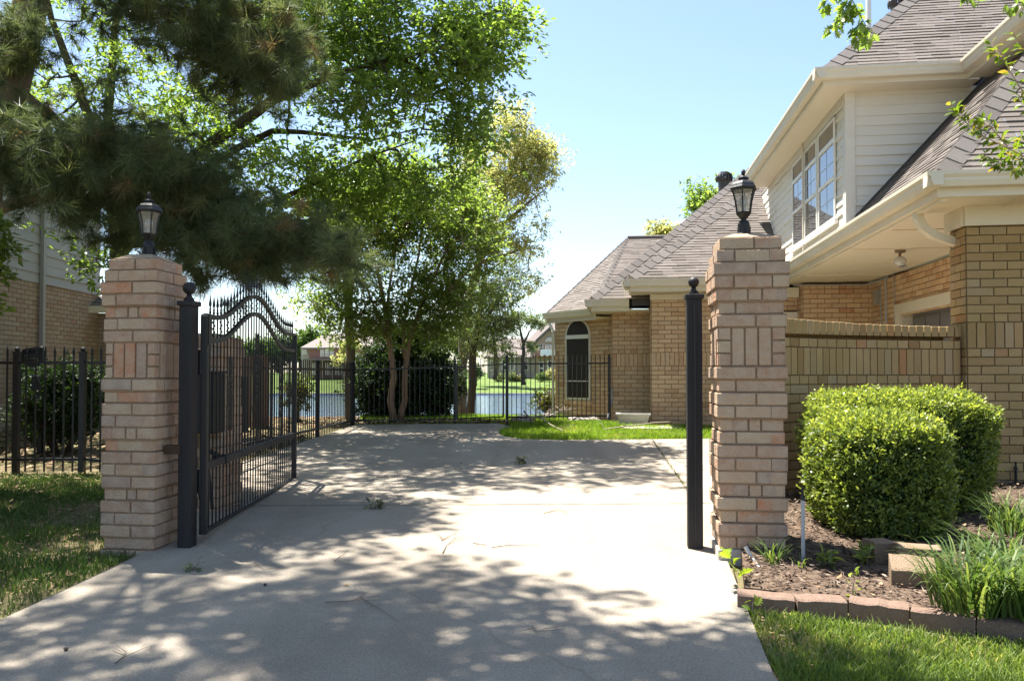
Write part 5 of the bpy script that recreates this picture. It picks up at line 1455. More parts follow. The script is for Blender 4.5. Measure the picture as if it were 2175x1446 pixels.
mt = thing('crepe_myrtle_tree', 'young crepe myrtle sprigs with fresh tips reaching in before the roof', 'crepe myrtle', (4.6, 4.2, .15))
tb = MB(); lb = MB()
tb.tube([(4.6, 4.2, .1), (4.5, 4.3, 1.2), (4.35, 4.5, 2.2), (4.15, 4.7, 3.0)], [.03, .026, .02, .012], 7)
tb.tube([(4.5, 4.3, 1.2), (4.6, 4.6, 2.2), (4.5, 5.0, 3.1)], [.018, .014, .008], 6)
def D(x, y, Y=5.0): return at(x, y, Y)
for pts, n in (([(2290, 390), (2200, 345), (2130, 310), (2080, 285), (2045, 255), (2018, 222)], 60), ([(2200, 345), (2150, 335), (2110, 345), (2090, 325)], 30), ([(2230, 400), (2180, 350), (2150, 365), (2120, 350)], 30), ([(2140, 312), (2100, 265), (2075, 250)], 22),
               ([(2260, 300), (2185, 215), (2150, 160), (2125, 120), (2105, 92)], 34), ([(2240, 210), (2180, 110), (2150, 70)], 12), ([(2220, 250), (2180, 230), (2165, 205)], 16), ([(2260, 350), (2190, 310), (2165, 290)], 20)):
    spray(tb, lb, [D(x, y, 4.9 + .15 * rng_.random()) for x, y in pts], .005, 'oval', .058, int(n * 1.9), rng_)
tb.tube([Vector((4.15, 4.7, 3.0)), D(2290, 390, 4.9)], [.012, .006], 6); tb.tube([Vector((4.5, 5.0, 3.1)), D(2260, 300, 4.9)], [.008, .005], 5); tb.tube([D(2290, 390, 4.9), D(2260, 350, 4.95), D(2230, 400, 4.95)], .004, 5); tb.tube([D(2260, 300, 4.9), D(2240, 210, 4.95), D(2220, 250, 4.95)], .004, 5)
tb.build('trunk', BARKM, mt); lb.build('crown', NEWL, mt)

# ------------------------------------------------------------------ clipped hedges
def hedge(name, label, base, c, rx, ry, rz, yaw, n, leaf, seed, ex=3.2):
    rng = np.random.default_rng(seed)
    root = thing(name, label, 'hedge', base, 'clipped boxwood hedges')
    cy, sy = math.cos(yaw), math.sin(yaw)
    def surf(d, k=1.0):
        q = np.abs(d) ** ex; r = (q.sum(1)) ** (-1 / ex)
        P = d * r[:, None] * k
        bmp = np.array([1 + .07 * noise.noise(Vector(v) * 2.3 + Vector((seed, 0, 0))) + .06 * noise.noise(Vector(v) * 6) for v in d])
        P = P * bmp[:, None] * np.array([rx, ry, rz])
        taper = 1 - .10 * np.clip(-P[:, 2:3] / rz, 0, 1); P[:, :2] *= taper
        W = np.empty_like(P); W[:, 0] = P[:, 0] * cy - P[:, 1] * sy; W[:, 1] = P[:, 0] * sy + P[:, 1] * cy; W[:, 2] = P[:, 2]
        return W + np.array(c)
    v = rng.uniform(-1, 1, (n, 3)) * np.array([1, 1, 1])
    m_ = np.abs(v).max(1, keepdims=True); v = v / m_
    depth = 1.05 - .20 * rng.random(n) ** 1.5 + (rng.random(n) > .97) * .05 * rng.random(n)
    keepn = np.array([noise.noise(Vector(q) * 4 + Vector((9, seed, 0))) for q in v])
    P = surf(v) ; C0 = np.array(c); P = C0 + (P - C0) * depth[:, None]
    low = ((P[:, 2] < c[2] - rz * (.70 + .25 * keepn)) & (rng.random(n) < .7)) | ((keepn > .22) & (v[:, 2] < .8) & (rng.random(n) < .75))
    P = P[~low]; v = v[~low]
    out = unit(P - C0)
    d = unit(out * .7 + rng.normal(size=P.shape) * .7 + np.array([0, 0, .25])); nn = unit(rng.normal(size=P.shape) * .8 + np.array([0, 0, .6]) + out * .5)
    s = unit(np.cross(d, nn)); n2 = np.cross(s, d)
    L_ = leaf * (.6 + .8 * rng.random((len(P), 1))); W_ = L_ * .27
    V = np.stack([P, P + d * L_ * .5 + s * W_ + n2 * W_ * .3, P + d * L_, P + d * L_ * .5 - s * W_ + n2 * W_ * .3], 1)
    np_mesh('foliage', V, 4, np.clip(rng.random(len(P)) * .75 + .25 * (v[:, 2] > .8), 0, 1), BOXL, root)  # top leaves tinted paler, sunlight painted into the colour
    sh = rng.random(len(P)) < .02; Q = P[sh]; o_ = unit(out[sh] + np.array([0, 0, .6]) + rng.normal(size=Q.shape) * .3)
    SV = []
    for k in range(5):
        c0 = Q + o_ * (.012 * k); dd = unit(o_ + rng.normal(size=Q.shape) * .9); ss = unit(np.cross(dd, rng.normal(size=Q.shape))) * leaf * .26
        SV.append(np.stack([c0, c0 + dd * leaf * .5 + ss, c0 + dd * leaf, c0 + dd * leaf * .5 - ss], 1))
    SV = np.concatenate(SV); np_mesh('shoots', SV, 4, .55 + .45 * rng.random(len(SV)), BOXL, root)
    # inner twigs
    b = MB(); rr = random.Random(seed)
    for k in range(230):
        d = np.array([[rr.uniform(-1, 1), rr.uniform(-1, 1), rr.uniform(-.7, 1)]]); d = d / np.abs(d).max()
        e = surf(d, .93)[0]; st = np.array([c[0] + rr.uniform(-.5, .5) * rx, c[1] + rr.uniform(-.5, .5) * ry, base[2]])
        mid_ = st * .45 + e * .55 + np.array([rr.uniform(-.06, .06), rr.uniform(-.06, .06), rr.uniform(-.04, .08)])
        b.tube([st, mid_, e], [.007, .004, .002], 4)
    b.build('branches', TWIG, root)
    # inner leaves in the darker leaf colour
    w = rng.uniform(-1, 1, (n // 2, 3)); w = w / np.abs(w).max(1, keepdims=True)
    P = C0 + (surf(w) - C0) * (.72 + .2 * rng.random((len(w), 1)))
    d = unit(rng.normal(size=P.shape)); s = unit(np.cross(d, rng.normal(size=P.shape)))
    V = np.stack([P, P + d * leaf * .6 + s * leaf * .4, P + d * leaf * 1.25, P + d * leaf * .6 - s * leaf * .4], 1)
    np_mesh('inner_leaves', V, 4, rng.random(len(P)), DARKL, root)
    return root
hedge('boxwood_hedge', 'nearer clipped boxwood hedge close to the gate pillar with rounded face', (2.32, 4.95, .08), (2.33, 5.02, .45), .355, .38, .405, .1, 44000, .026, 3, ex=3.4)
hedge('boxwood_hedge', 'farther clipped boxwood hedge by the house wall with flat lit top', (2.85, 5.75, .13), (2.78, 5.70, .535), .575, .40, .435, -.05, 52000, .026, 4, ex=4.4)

# ------------------------------------------------------------------ planting bed, mulch, edging
def hb(x, y):
    t = min(1, max(0, (y - 3.55) / 2.2)); return .05 + .12 * t
BED = [(1.33, 4.55), (1.15, 3.88), (1.5, 3.72), (1.95, 3.55), (2.4, 3.42), (3.2, 3.3), (5.5, 3.2), (5.5, 7.2), (3.9, 7.25), (3.2, 6.95), (2.2, 6.6), (1.75, 6.2), (1.45, 5.3)]
mb = MB()
gx = np.linspace(.9, 5.5, 40); gy = np.linspace(3.2, 7.3, 36)
def inpoly(x, y, P):
    c = False; j = len(P) - 1
    for i in range(len(P)):
        if (P[i][1] > y) != (P[j][1] > y) and x < (P[j][0] - P[i][0]) * (y - P[i][1]) / (P[j][1] - P[i][1]) + P[i][0]: c = not c
        j = i
    return c
for y0, y1 in zip(gy, gy[1:]):
    row = clip2(clip2(BED, 1, y0, True), 1, y1, False)
    if len(row) < 3: continue
    for x0, x1 in zip(gx, gx[1:]):
        q = clip2(clip2(row, 0, x0, True), 0, x1, False)
        if len(q) >= 3: mb.face([(a, b, hb(a, b) + .018 * noise.noise(Vector((a * 4, b * 4, 0)))) for a, b in q])
for i in range(len(BED)):
    a, b = BED[i], BED[(i + 1) % len(BED)]
    mb.face([(a[0], a[1], hb(*a)), (b[0], b[1], hb(*b)), (b[0], b[1], -.1), (a[0], a[1], -.1)])
soil = mat('bed_soil', [(0, (0.07, 0.045, 0.032)), (1, (0.10, 0.07, 0.05))], .97, 14, .6, (0.16, 0.12, 0.09), .9, 60, .05)
tag(mb.build('planting_bed', soil), kind='structure')

def scatter(poly, n, seed):
    rng = np.random.default_rng(seed)
    xs = [p[0] for p in poly]; ys = [p[1] for p in poly]; out = []
    while len(out) < n:
        c = rng.random((n, 2)) * [max(xs) - min(xs), max(ys) - min(ys)] + [min(xs), min(ys)]
        x, y = c[:, 0], c[:, 1]; ins = np.zeros(n, bool); j = len(poly) - 1
        for i in range(len(poly)):
            (xi, yi), (xj, yj) = poly[i][:2], poly[j][:2]
            with np.errstate(divide='ignore', invalid='ignore'):
                k = ((yi > y) != (yj > y)) & (x < (xj - xi) * (y - yi) / (yj - yi + 1e-12) + xi)
            ins ^= k; j = i
        out.extend(c[ins].tolist())
    return np.array(out[:n])

def flakes(name, label, cat, poly, n, size, m, seed, zf, lift=.012, tilt=.35, aspect=.35, kind='stuff'):
    rng = np.random.default_rng(seed); P2 = scatter(poly, n, seed)
    Z = np.array([zf(x, y) for x, y in P2]) + lift * rng.random(n)
    P = np.column_stack([P2, Z]); a = rng.random(n) * 6.28
    d = np.column_stack([np.cos(a), np.sin(a), rng.normal(size=n) * tilt]); s = np.column_stack([-np.sin(a), np.cos(a), rng.normal(size=n) * tilt])
    L_ = size * (.4 + 1.0 * rng.random((n, 1))); W_ = L_ * aspect * (.5 + rng.random((n, 1)))
    V = np.stack([P - d * L_ / 2 - s * W_ * .35, P + d * L_ * .1 - s * W_ / 2, P + d * L_ / 2 + s * W_ * .2, P - d * L_ * .1 + s * W_ / 2], 1)
    V[:, :, 2] = np.maximum(V[:, :, 2], Z[:, None] + .001)
    o = np_mesh(name, V, 4, rng.random(n), m)
    return tag(o, label, cat, kind=kind)
flakes('mulch', 'dark bark chip mulch covering the planting bed', 'mulch', BED, 22000, .040, MULCH, 71, hb, .026, .5, .25)

flakes('leaf_litter', 'dry leaves and pale chips lying on the mulch of the planting bed', 'leaf litter', BED, 300, .035, LITTER, 72, lambda x, y: hb(x, y) + .018, .02, .5, .5)

def grass(name, label, poly, n, h, m, seed, zf, wid=.004, patch=0.0, lean=.5, dens=0.0):
    rng = np.random.default_rng(seed); P2 = scatter(poly, n, seed)
    nz = np.array([noise.noise(Vector((x * 1.7, y * 1.7, seed))) for x, y in P2]) if (patch or dens) else np.zeros(n)
    if dens:
        k = rng.random(n) < np.clip(.75 + dens * nz * 1.6, .1, 1); P2 = P2[k]; nz = nz[k]; n = len(P2)
    Z = np.array([zf(x, y) for x, y in P2]) - .004
    P = np.column_stack([P2, Z]); a = rng.random(n) * 6.28; b = rng.random(n) * 6.28
    H_ = h * (.5 + .8 * rng.random(n)) * (1 + patch * nz)
    ln = lean * rng.random(n) * H_
    s = np.column_stack([np.cos(a), np.sin(a), 0 * a]) * wid
    mid_ = P + np.column_stack([np.cos(b) * ln * .35, np.sin(b) * ln * .35, H_ * .6])
    tip = P + np.column_stack([np.cos(b) * ln, np.sin(b) * ln, H_])
    V1 = np.stack([P - s, P + s, mid_ + s * .8, mid_ - s * .8], 1); V2 = np.stack([mid_ - s * .8, mid_ + s * .8, tip + s * .1, tip - s * .1], 1)
    t = np.clip(rng.random(n) * .75 + .25 * rng.random(n) - nz * .5, 0, 1)
    o = np_mesh(name, np.concatenate([V1, V2]), 4, np.concatenate([t, t]), m)
    return tag(o, label, 'grass', kind='stuff')
gz2 = lambda x, y: g(y)
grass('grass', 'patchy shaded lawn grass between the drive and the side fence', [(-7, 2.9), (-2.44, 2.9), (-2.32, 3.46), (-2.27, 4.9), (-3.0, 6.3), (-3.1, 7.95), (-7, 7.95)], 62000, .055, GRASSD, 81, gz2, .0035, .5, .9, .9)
RL = [(0.90, 2.3), (1.08, 3.66), (1.35, 3.52), (1.75, 3.33), (2.3, 3.13), (3.6, 3.0), (3.6, 2.3)]
grass('grass', 'green lawn grass in front of the brick edging blocks', RL, 42000, .05, GRASS, 82, gz2, .0035, .4, .9, .3)
PG = [(p.x, p.y) for p in _pen[::1]] + [(4.2, 11.4), (4.2, 12.45), (2.2, 13.0), (1.9, 13.5), (1.0, 13.85), (.0, 13.6)]
grass('grass', 'bright sunlit grass island in front of the brick wing', PG, 46000, .075, GRASSB, 83, gz2, .0042, .3, .8, .1)
grass('grass', 'sunlit grass strip behind the back fence', [(-2.4, 13.35), (1.0, 13.9), (1.0, 16.5), (-3.2, 16.5)], 26000, .09, GRASSB, 84, gz2, .006, .3, .8, .2)
flakes('leaf_litter', 'dry brown leaves drifted along the foot of the back fence', 'leaf litter', [(-2.55, 13.0), (-1.5, 13.22), (.2, 13.4), (.1, 13.62), (-1.6, 13.5), (-2.7, 13.3)], 700, .07, LITTER, 85, lambda x, y: g(y) + .03, .05, .5, .6)
flakes('leaf_litter', 'dry leaves covering bare ground beyond the side fence', 'leaf litter', [(-9, 8.3), (-3.15, 8.3), (-2.85, 13.4), (-4, 22), (-12, 22)], 9000, .09, LITTER, 86, gz2, .03, .4, .6)
flakes('leaf_litter', 'scattered dry bits on the shaded lawn by the gate pillar', 'leaf litter', [(-6, 3.2), (-2.4, 3.4), (-2.35, 4.8), (-3, 6.2), (-3.1, 7.9), (-6, 7.9)], 1800, .045, LITTER, 87, gz2, .04, .4, .5)
flakes('leaf_litter', 'dry bits along the drive edge beside the edging blocks', 'leaf litter', [(.93, 2.6), (1.12, 3.75), (1.3, 3.9), (1.26, 3.5), (1.05, 2.6)], 160, .022, LITTER, 88, lambda x, y: g(y) + .012, .02, .4, .5)

def bpt(x, y, z):
    """point on horizontal plane z seen at pixel"""
    d = ray(x, y); t = (z - EYE) / d.z; return Vector((0, 0, EYE)) + d * t
FB = [((1566, 1263), (1688, 1272), 'first edging block at the drive edge, tilted and tan topped'), ((1694, 1273), (1800, 1276), 'second edging block from the drive, with a gap before it'), ((1803, 1276), (1931, 1291), 'third edging block from the drive, half hidden by grass'),
      ((1934, 1293), (2072, 1313), 'fourth edging block from the drive, below the liriope'), ((2075, 1313), (2215, 1336), 'last edging block of the front row, under the large liriope')]
def edging(A, B, lab, z, m=BLOCK, dep=.11, h=.13, tilt=0.0, name='edging_block'):
    A, B = Vector(A), Vector(B); e = B - A; n = Vector((-e.y, e.x, 0)).normalized(); e_ = e.normalized()
    j = .003
    mb = MB(); L = e.length
    nseg = 6; rr = random.Random(int(A.x * 1000))
    top = []
    for i in range(nseg + 1):
        t = i / nseg; c = A.lerp(B, t); rz = rr.uniform(-.004, .004)
        top.append([c - n * rr.uniform(0, .004) + UP * (rz - .006), c + n * .012 + UP * (rz + tilt * .1), c + n * dep + UP * (rz + tilt), c + n * (dep + .008) - UP * h, c - UP * h])
    for i in range(nseg):
        for k in range(5):
            mb.face([top[i][k], top[i][(k + 1) % 5], top[i + 1][(k + 1) % 5], top[i + 1][k]], 0, .5)
    mb.face(top[0], 0, .5); mb.face(list(reversed(top[-1])), 0, .5)
    tag(mb.build(name, m, base=A - UP * h), lab, 'edging block', 'concrete edging blocks')
for (a, b, lab) in FB:
    edging(bpt(*a, .085), bpt(*b, .085), lab, .085)
edging(bpt(1858, 1152, .20), bpt(1906, 1150, .20), 'small upper tier block below the nearer hedge', .2, BLOCKT)
edging(bpt(1908, 1160, .20), bpt(2002, 1166, .20), 'upper tier block set on edge behind the liriope', .2, BLOCKT)
edging(bpt(1893, 1208, .15), bpt(1996, 1216, .15), 'slumped block lying against the upper tier', .15, BLOCKT, .12, .10, .05)
edging(bpt(1912, 1092, .235), bpt(1962, 1092, .235), 'far upper tier block at the foot of the rear hedge', .235, BLOCKT)
edging(bpt(1966, 1091, .235), bpt(2026, 1084, .235), 'end block of the far upper tier beside bare mulch', .235, BLOCKT)

def blades(name, label, base, n, ln, wid, seed, cat='plant', m=BLADE, group='liriope clumps', spread=.10):
    rng = random.Random(seed); mb = MB(); b = Vector(base)
    for k in range(n):
        a = rng.random() * 6.283; o = b + Vector((math.cos(a), math.sin(a), 0)) * spread * math.sqrt(rng.random())
        a2 = a + rng.gauss(0, .7); L = ln * (.55 + .6 * rng.random()); up = 1.1 + .5 * rng.random(); pts = []
        el = math.radians(58 + 26 * rng.random()); cur = o; dv = Vector((math.cos(a2), math.sin(a2), 0))
        bend = math.radians(rng.uniform(110, 210)) / 7
        for i in range(8):
            pts.append(cur); cur = cur + (dv * math.cos(el) + UP * math.sin(el)) * (L / 7); el -= bend * (i / 4)
        s = Vector((-dv.y, dv.x, 0)); t = rng.random()
        for i in range(7):
            w0 = wid * (1 - (i / 7) ** 2.2); w1 = wid * (1 - ((i + 1) / 7) ** 2.2)
            mb.face([pts[i] - s * w0, pts[i] + s * w0, pts[i + 1] + s * w1, pts[i + 1] - s * w1], 0, t)
    o = mb.build(name, m, base=b); return tag(o, label, cat, group)
blades('liriope_plant', 'large liriope clump arching over the front edging blocks', bpt(2060, 1292, .09), 230, .36, .0062, 1, spread=.15)
blades('liriope_plant', 'large liriope clump at the photo edge, right of the biggest arching one', bpt(2170, 1300, .09), 230, .36, .0062, 2, spread=.15)
blades('liriope_plant', 'liriope clump behind the two front clumps, above the blocks', bpt(2140, 1215, .12), 150, .30, .0055, 3, spread=.15)
blades('liriope_plant', 'light tipped liriope clump on mulch below the brick house wall', bpt(2150, 1130, .15), 150, .30, .0048, 4, spread=.13)
blades('liriope_plant', 'small liriope tuft at the foot of the brick gate pillar', bpt(1642, 1198, .08), 34, .20, .004, 5, spread=.04)
blades('grass_tuft', 'tuft of grass blades in mulch beside the grey riser pipe', bpt(1700, 1205, .08), 14, .10, .003, 6, 'weed', GRASS, None, .03)

def sprig(name, label, base, h, n, kind, size, m, seed, cat='seedling', stems=1):
    rng = random.Random(seed); b = Vector(base); tb = MB(); lb = MB()
    root = thing(name, label, cat, b)
    for k in range(stems):
        o = b + Vector((rng.gauss(0, .015), rng.gauss(0, .015), -.01)) * (k > 0); lean = Vector((rng.gauss(0, .25), rng.gauss(0, .25), 1)) * h * (.6 + .4 * rng.random())
        spray(tb, lb, [o, o + lean * .4, o + lean * .75 + Vector((.01, 0, 0)), o + lean], .0035, kind, size, n, rng)
    tb.build('stem', TWIG, root); lb.build('leaves', m, root); return root
sprig('oak_seedling', 'bright yellow green oak seedling at the drive edge by the pillar footing', bpt(1566, 1238, .06), .17, 9, 'oak', .085, YELL, 3)
sprig('oak_seedling', 'pale oak seedling sprouting over the first edging block', bpt(1600, 1300, .03), .12, 5, 'oak', .06, YELL, 4)
sprig('weed_plant', 'broad leafed weed in mulch under the nearer hedge', bpt(1752, 1200, .09), .10, 9, 'oval', .06, BOXL, 5, 'weed', 4)
sprig('weed_plant', 'leafy weed between the hedge and the upper blocks', bpt(1835, 1195, .09), .11, 9, 'oval', .06, BOXL, 6, 'weed', 4)
sprig('weed_plant', 'thin pale weed standing alone in the sunny mulch', bpt(1812, 1268, .06), .15, 6, 'oval', .04, YELL, 7, 'weed', 2)

# sprinkler risers
def riser(label, p, h, r, m, capm):
    root = thing('sprinkler_riser', label, 'riser pipe', p)
    b = MB(); b.tube([p - UP * .05, p + UP * h], r, 10); b.build('pipe', m, root)
    b = MB(); b.lathe(p + UP * h, [(r * 1.25, -.01), (r * 1.3, .015), (r * .7, .02), (r * .6, .045), (r * .9, .05), (r * .8, .06)], 10); b.build('nozzle', capm, root)
riser('grey plastic sprinkler pipe standing in mulch beside the nearer hedge', bpt(1706, 1192, .09), .345, .0105, PVC, RUBBER)
riser('short black sprinkler riser in mulch below the brick house wall', bpt(2158, 1027, .17), .13, .011, RUBBER, RUBBER)
m = MB(); m.tube([bpt(1583, 1160, .16), bpt(1597, 1185, .10), bpt(1612, 1205, .075), bpt(1626, 1222, .06)], .011, 8)
tag(m.build('flexible_conduit', ALU, base=bpt(1605, 1195, .09)), 'ribbed grey conduit curving from the pillar footing into the mulch', 'conduit')

# ------------------------------------------------------------------ things on the drive
def twig(label, pts, r, seed, side=3):
    rng = random.Random(seed); P = []
    for x, y in pts:
        q = gnd(x, y); P.append(Vector((q.x, q.y, g(q.y) + .03 + r + .002 + .006 * rng.random())))
    mb = MB(); mb.tube(P, [r * (1 - .6 * i / max(1, len(P) - 1)) for i in range(len(P))], 5)
    for k in range(side):
        i = rng.randrange(len(P) - 1); c = P[i].lerp(P[i + 1], rng.random()); d = (P[i + 1] - P[i]).normalized(); a = rng.choice([-1, 1]) * rng.uniform(.5, 1.1)
        d2 = Vector((d.x * math.cos(a) - d.y * math.sin(a), d.x * math.sin(a) + d.y * math.cos(a), .1)) * rng.uniform(.05, .16)
        mb.tube([c, c + d2 * .6, c + d2], [r * .5, r * .4, r * .25], 4)
    tag(mb.build('twig', TWIG, base=P[0]), label, 'twig', 'twigs fallen on the driveway')
TW = [([(938, 1160), (955, 1152), (972, 1144)], .004), ([(940, 1188), (948, 1172), (970, 1152)], .003), ([(1045, 1175), (1080, 1172), (1145, 1171)], .003), ([(1005, 1168), (1028, 1170)], .004),
      ([(690, 1298), (745, 1296), (768, 1284), (775, 1272)], .003), ([(765, 1288), (800, 1305), (848, 1338)], .0025), ([(710, 1205), (730, 1192), (738, 1180)], .0025), ([(1155, 1100), (1190, 1092), (1205, 1102)], .0025), ([(1345, 1058), (1375, 1060), (1392, 1056)], .0025),
      ([(800, 1020), (830, 1022), (848, 1018), (880, 1022)], .004), ([(540, 1210), (560, 1222), (600, 1220)], .0025), ([(245, 1432), (262, 1415), (270, 1402)], .003), ([(1130, 1350), (1140, 1362), (1155, 1356)], .003)]
LAB = ['short straight twig in the sunlit middle of the drive', 'forked twig touching the tip of the dappled shade', 'long thin twig lying across the bright drive', 'stubby reddish twig next to the long thin one',
       'twig with a raised end in the front dappled shade', 'slim twig pointing to the viewer in front shade', 'tiny bent twig on bright concrete near the gate side', 'small hooked twig right of the drive joint middle', 'tiny twig near the long joint and gate post',
       'twig with leaf bits in the far shade', 'pale twig near the foot of the open gate', 'thin twig at the bottom edge in a sun patch', 'small forked twig in deep front shade']
for i, ((pts, r), lb_) in enumerate(zip(TW, LAB)): twig(lb_, pts, r, 100 + i)
def leaf_cluster(label, px, py, n, seed, r=.07):
    q = gnd(px, py); b = Vector((q.x, q.y, g(q.y) + .032)); rng = random.Random(seed)
    root = thing('leaf_cluster', label, 'fallen leaves', b, 'leaf clusters fallen on the drive'); tb = MB(); lb = MB()
    for k in range(4):
        a = rng.random() * 6.28; e = Vector((math.cos(a), math.sin(a), .45)) * r
        spray(tb, lb, [b + UP * .008, b + e * .5 + UP * .02, b + e], .002, 'oval', .055, n, rng)
    tb.build('stem', TWIG, root); lb.build('leaves', mat('leaf_wilted', [(0, (0.08, 0.09, 0.05)), (1, (0.30, 0.29, 0.16))], .7, translucent=.2), root)
leaf_cluster('dark wilted leaf cluster lying in the far shade of the drive', 1101, 990, 12, 1, .075)
leaf_cluster('pale wilted leaf cluster near the drive joint by the shade edge', 795, 1088, 9, 2, .06)
leaf_cluster('flattened leaf spray on the front drive near the pillar', 415, 1222, 3, 3, .035)
CONES = [(140, 1398), (563, 1258), (980, 990)]
cone = None
for i, (x, y) in enumerate(CONES):
    q = gnd(x, y); c = Vector((q.x, q.y, g(q.y) + .027))
    if cone is None:
        m = MB(); m.sphere(c + UP * .006, .007, 8, sz=.9)
        for k in range(14):
            a = k * 2.4; d = Vector((math.cos(a), math.sin(a), .3)) * .007; s = Vector((-math.sin(a), math.cos(a), 0)) * .003
            m.face([c + UP * .008 + d - s, c + UP * .008 + d + s, c + UP * .012 + d * 1.6])
        cone = tag(m.build('seed_ball', BARKD, base=c), 'tiny dark seed ball lying on the concrete drive', 'seed ball', 'seed balls on the drive')
    else:
        o = cone.copy(); COL.objects.link(o); o.location = c; o.rotation_euler.z = i
m = MB(); q = gnd(728, 1258); c = Vector((q.x, q.y, g(q.y) + .034))
m.face([c, c + Vector((.02, .01, .006)), c + Vector((.035, .0, .002)), c + Vector((.022, -.012, .005))])
tag(m.build('fallen_leaf', mat('orange_leaf', [(0, (.4, .2, .06)), (1, (.45, .24, .08))], .7), base=c), 'single small orange leaf on the sunlit front drive', 'leaf')

# planter trough, slab and pruned branches by the wing
pt = thing('planter_trough', 'pale cast stone planter trough with scroll relief against the brick wing', 'planter', (at(1345, 890, 12.9).x, 12.9, g(12.9)))
c = at(1345, 890, 12.95); zb = .27
def frus(z0, w0, d0, z1, w1, d1):
    C = Vector((c.x, 12.95, 0))
    B_ = [C + YAW_U * a * w0 + YAW_V * b * d0 + UP * z0 for a, b in ((-1, -1), (1, -1), (1, 1), (-1, 1))]; T_ = [C + YAW_U * a * w1 + YAW_V * b * d1 + UP * z1 for a, b in ((-1, -1), (1, -1), (1, 1), (-1, 1))]
    return B_ + T_
m = MB(); FS = [(0, 3, 2, 1), (0, 1, 5, 4), (1, 2, 6, 5), (2, 3, 7, 6), (3, 0, 4, 7)]
m.faces(frus(zb, .215, .09, zb + .165, .265, .115), FS); m.build('body', CONC, pt, bevel=.006)
m = MB(); m.faces(frus(zb + .16, .285, .135, zb + .195, .285, .135), FS + [(4, 5, 6, 7)]); m.build('rim', CONC, pt, bevel=.008)
for k in (-1, 0, 1):
    m = MB(); C = Vector((c.x, 12.95, zb + .09)) + YAW_U * k * .14 - YAW_V * .105
    m.tube([C + YAW_U * (.045 * (1 - .06 * q) * math.cos(q * .7)) + UP * (.045 * (1 - .06 * q) * math.sin(q * .7)) for q in range(14)], .007, 5)
    m.build('relief', CONC, pt)
m = MB(); p = at(1350, 905, 12.6); m.obox(H(.1, 12.35, .20), YAW_U * .95, YAW_V * .72, UP * .072); tag(m.build('paving_slab', CONC, base=(p.x, 12.6, .2), bevel=.006), 'pale concrete slab on the grass under the planter trough', 'slab')
def branch(label, pts, r, seed, side):
    rng = random.Random(seed); P = [at(x, y, Y) for x, y, Y in pts]; mb = MB(); mb.tube(P, [r * (1 - .55 * i / (len(P) - 1)) for i in range(len(P))], 6)
    for k in range(side):
        i = rng.randrange(len(P) - 1); cc = P[i].lerp(P[i + 1], rng.random()); d2 = Vector((rng.gauss(0, .25), rng.gauss(0, .15), abs(rng.gauss(0, .14))))
        mb.tube([cc, cc + d2 * .6 + UP * .02, cc + d2], [r * .5, r * .35, r * .15], 4)
    tag(mb.build('pruned_branch', mat('pale_branch', [(0, (.26, .215, .165)), (1, (.32, .27, .21))], .9), base=P[0]), label, 'branch', 'pruned branches by the brick wing')
branch('long pale cut branch curving down onto the sunny grass island', [(1113, 873, 13.2), (1122, 884, 13.0), (1150, 888, 12.7), (1170, 902, 12.2), (1196, 914, 11.8)], .016, 1, 5)
branch('thin dark cut branch lying from the grass to the wing wall', [(1282, 912, 11.9), (1330, 905, 12.1), (1390, 897, 12.4), (1452, 894, 12.5)], .012, 2, 3)
branch('tangle of fine pruned twigs at the foot of the bay wall', [(1130, 886, 14.1), (1170, 878, 14.2), (1200, 870, 14.25)], .010, 3, 16)
branch('second tangle of pruned twigs below the arched window', [(1165, 884, 14.05), (1190, 872, 14.1), (1225, 868, 14.1)], .009, 4, 14)
def rock(label, p, s, seed):
    rng = np.random.default_rng(seed); n = 90; d = unit(rng.normal(size=(n, 3))); m = bpy.data.meshes.new('rock')
    import bmesh
    b = bmesh.new(); bmesh.ops.create_icosphere(b, subdivisions=3, radius=1)
    for v in b.verts:
        k = 1 + .28 * noise.noise(v.co * 1.3 + Vector((seed, 0, 0))) + .10 * noise.noise(v.co * 4)
        v.co = Vector((v.co.x * s[0], v.co.y * s[1], v.co.z * s[2])) * k
    b.to_mesh(m); b.free(); m.materials.append(ROCK); o = link('rock', m); o.location = p
    tag(o, label, 'rock', 'pale rocks by the bay')
rock('pale low rock lying at the fence post foot near the grass island', at(1108, 893, 13.9), (.22, .16, .09), 1)
rock('pale upright rock beside the bay corner near the pond', at(1165, 855, 16.9), (.16, .15, .28), 2)
rock('flat pale rock in front of the bay wall', at(1240, 890, 14.0), (.30, .15, .05), 3)
rock('small pale rock by the bay wall under the downspout', at(1165, 885, 14.6), (.14, .12, .07), 4)

# ------------------------------------------------------------------ the far bank
def far_box(mb, x0, y0, x1, y1, Y, dep, m=0, t=None):
    A = at(x0, y0, Y); B = at(x1, y1, Y)
    mb.obox((A.x, Y, B.z), (B.x - A.x, 0, 0), (0, dep, 0), (0, 0, A.z - B.z), m, t)
def far_window(root, x0, y0, x1, y1, Y, rows=2, glass=None):
    mb = MB(); far_box(mb, x0, y0, x1, y1, Y - .12, .1); w = mb.build('window', WHITE, root)
    pb = MB(); dx = (x1 - x0) * .14; h = (y1 - y0)
    for r in range(rows):
        far_box(pb, x0 + dx, y0 + h * (r + .10) / rows, x1 - dx, y0 + h * (r + .90) / rows, Y - .16, .03)
    pb.build('pane', PANE, w)
YF = 112.0
fh = thing('lake_house', 'rosy brick two storey house far across the pond, three tall windows', 'house', at(700, 803, YF))
mb = MB(); far_box(mb, 656, 737, 815, 808, YF, 9); mb.build('wall', BRICKR, fh)
mb = MB(); a, b = at(638, 738, YF - .6), at(822, 738, YF - .6); r0, r1 = at(693, 708, YF + 5), at(775, 708, YF + 5)
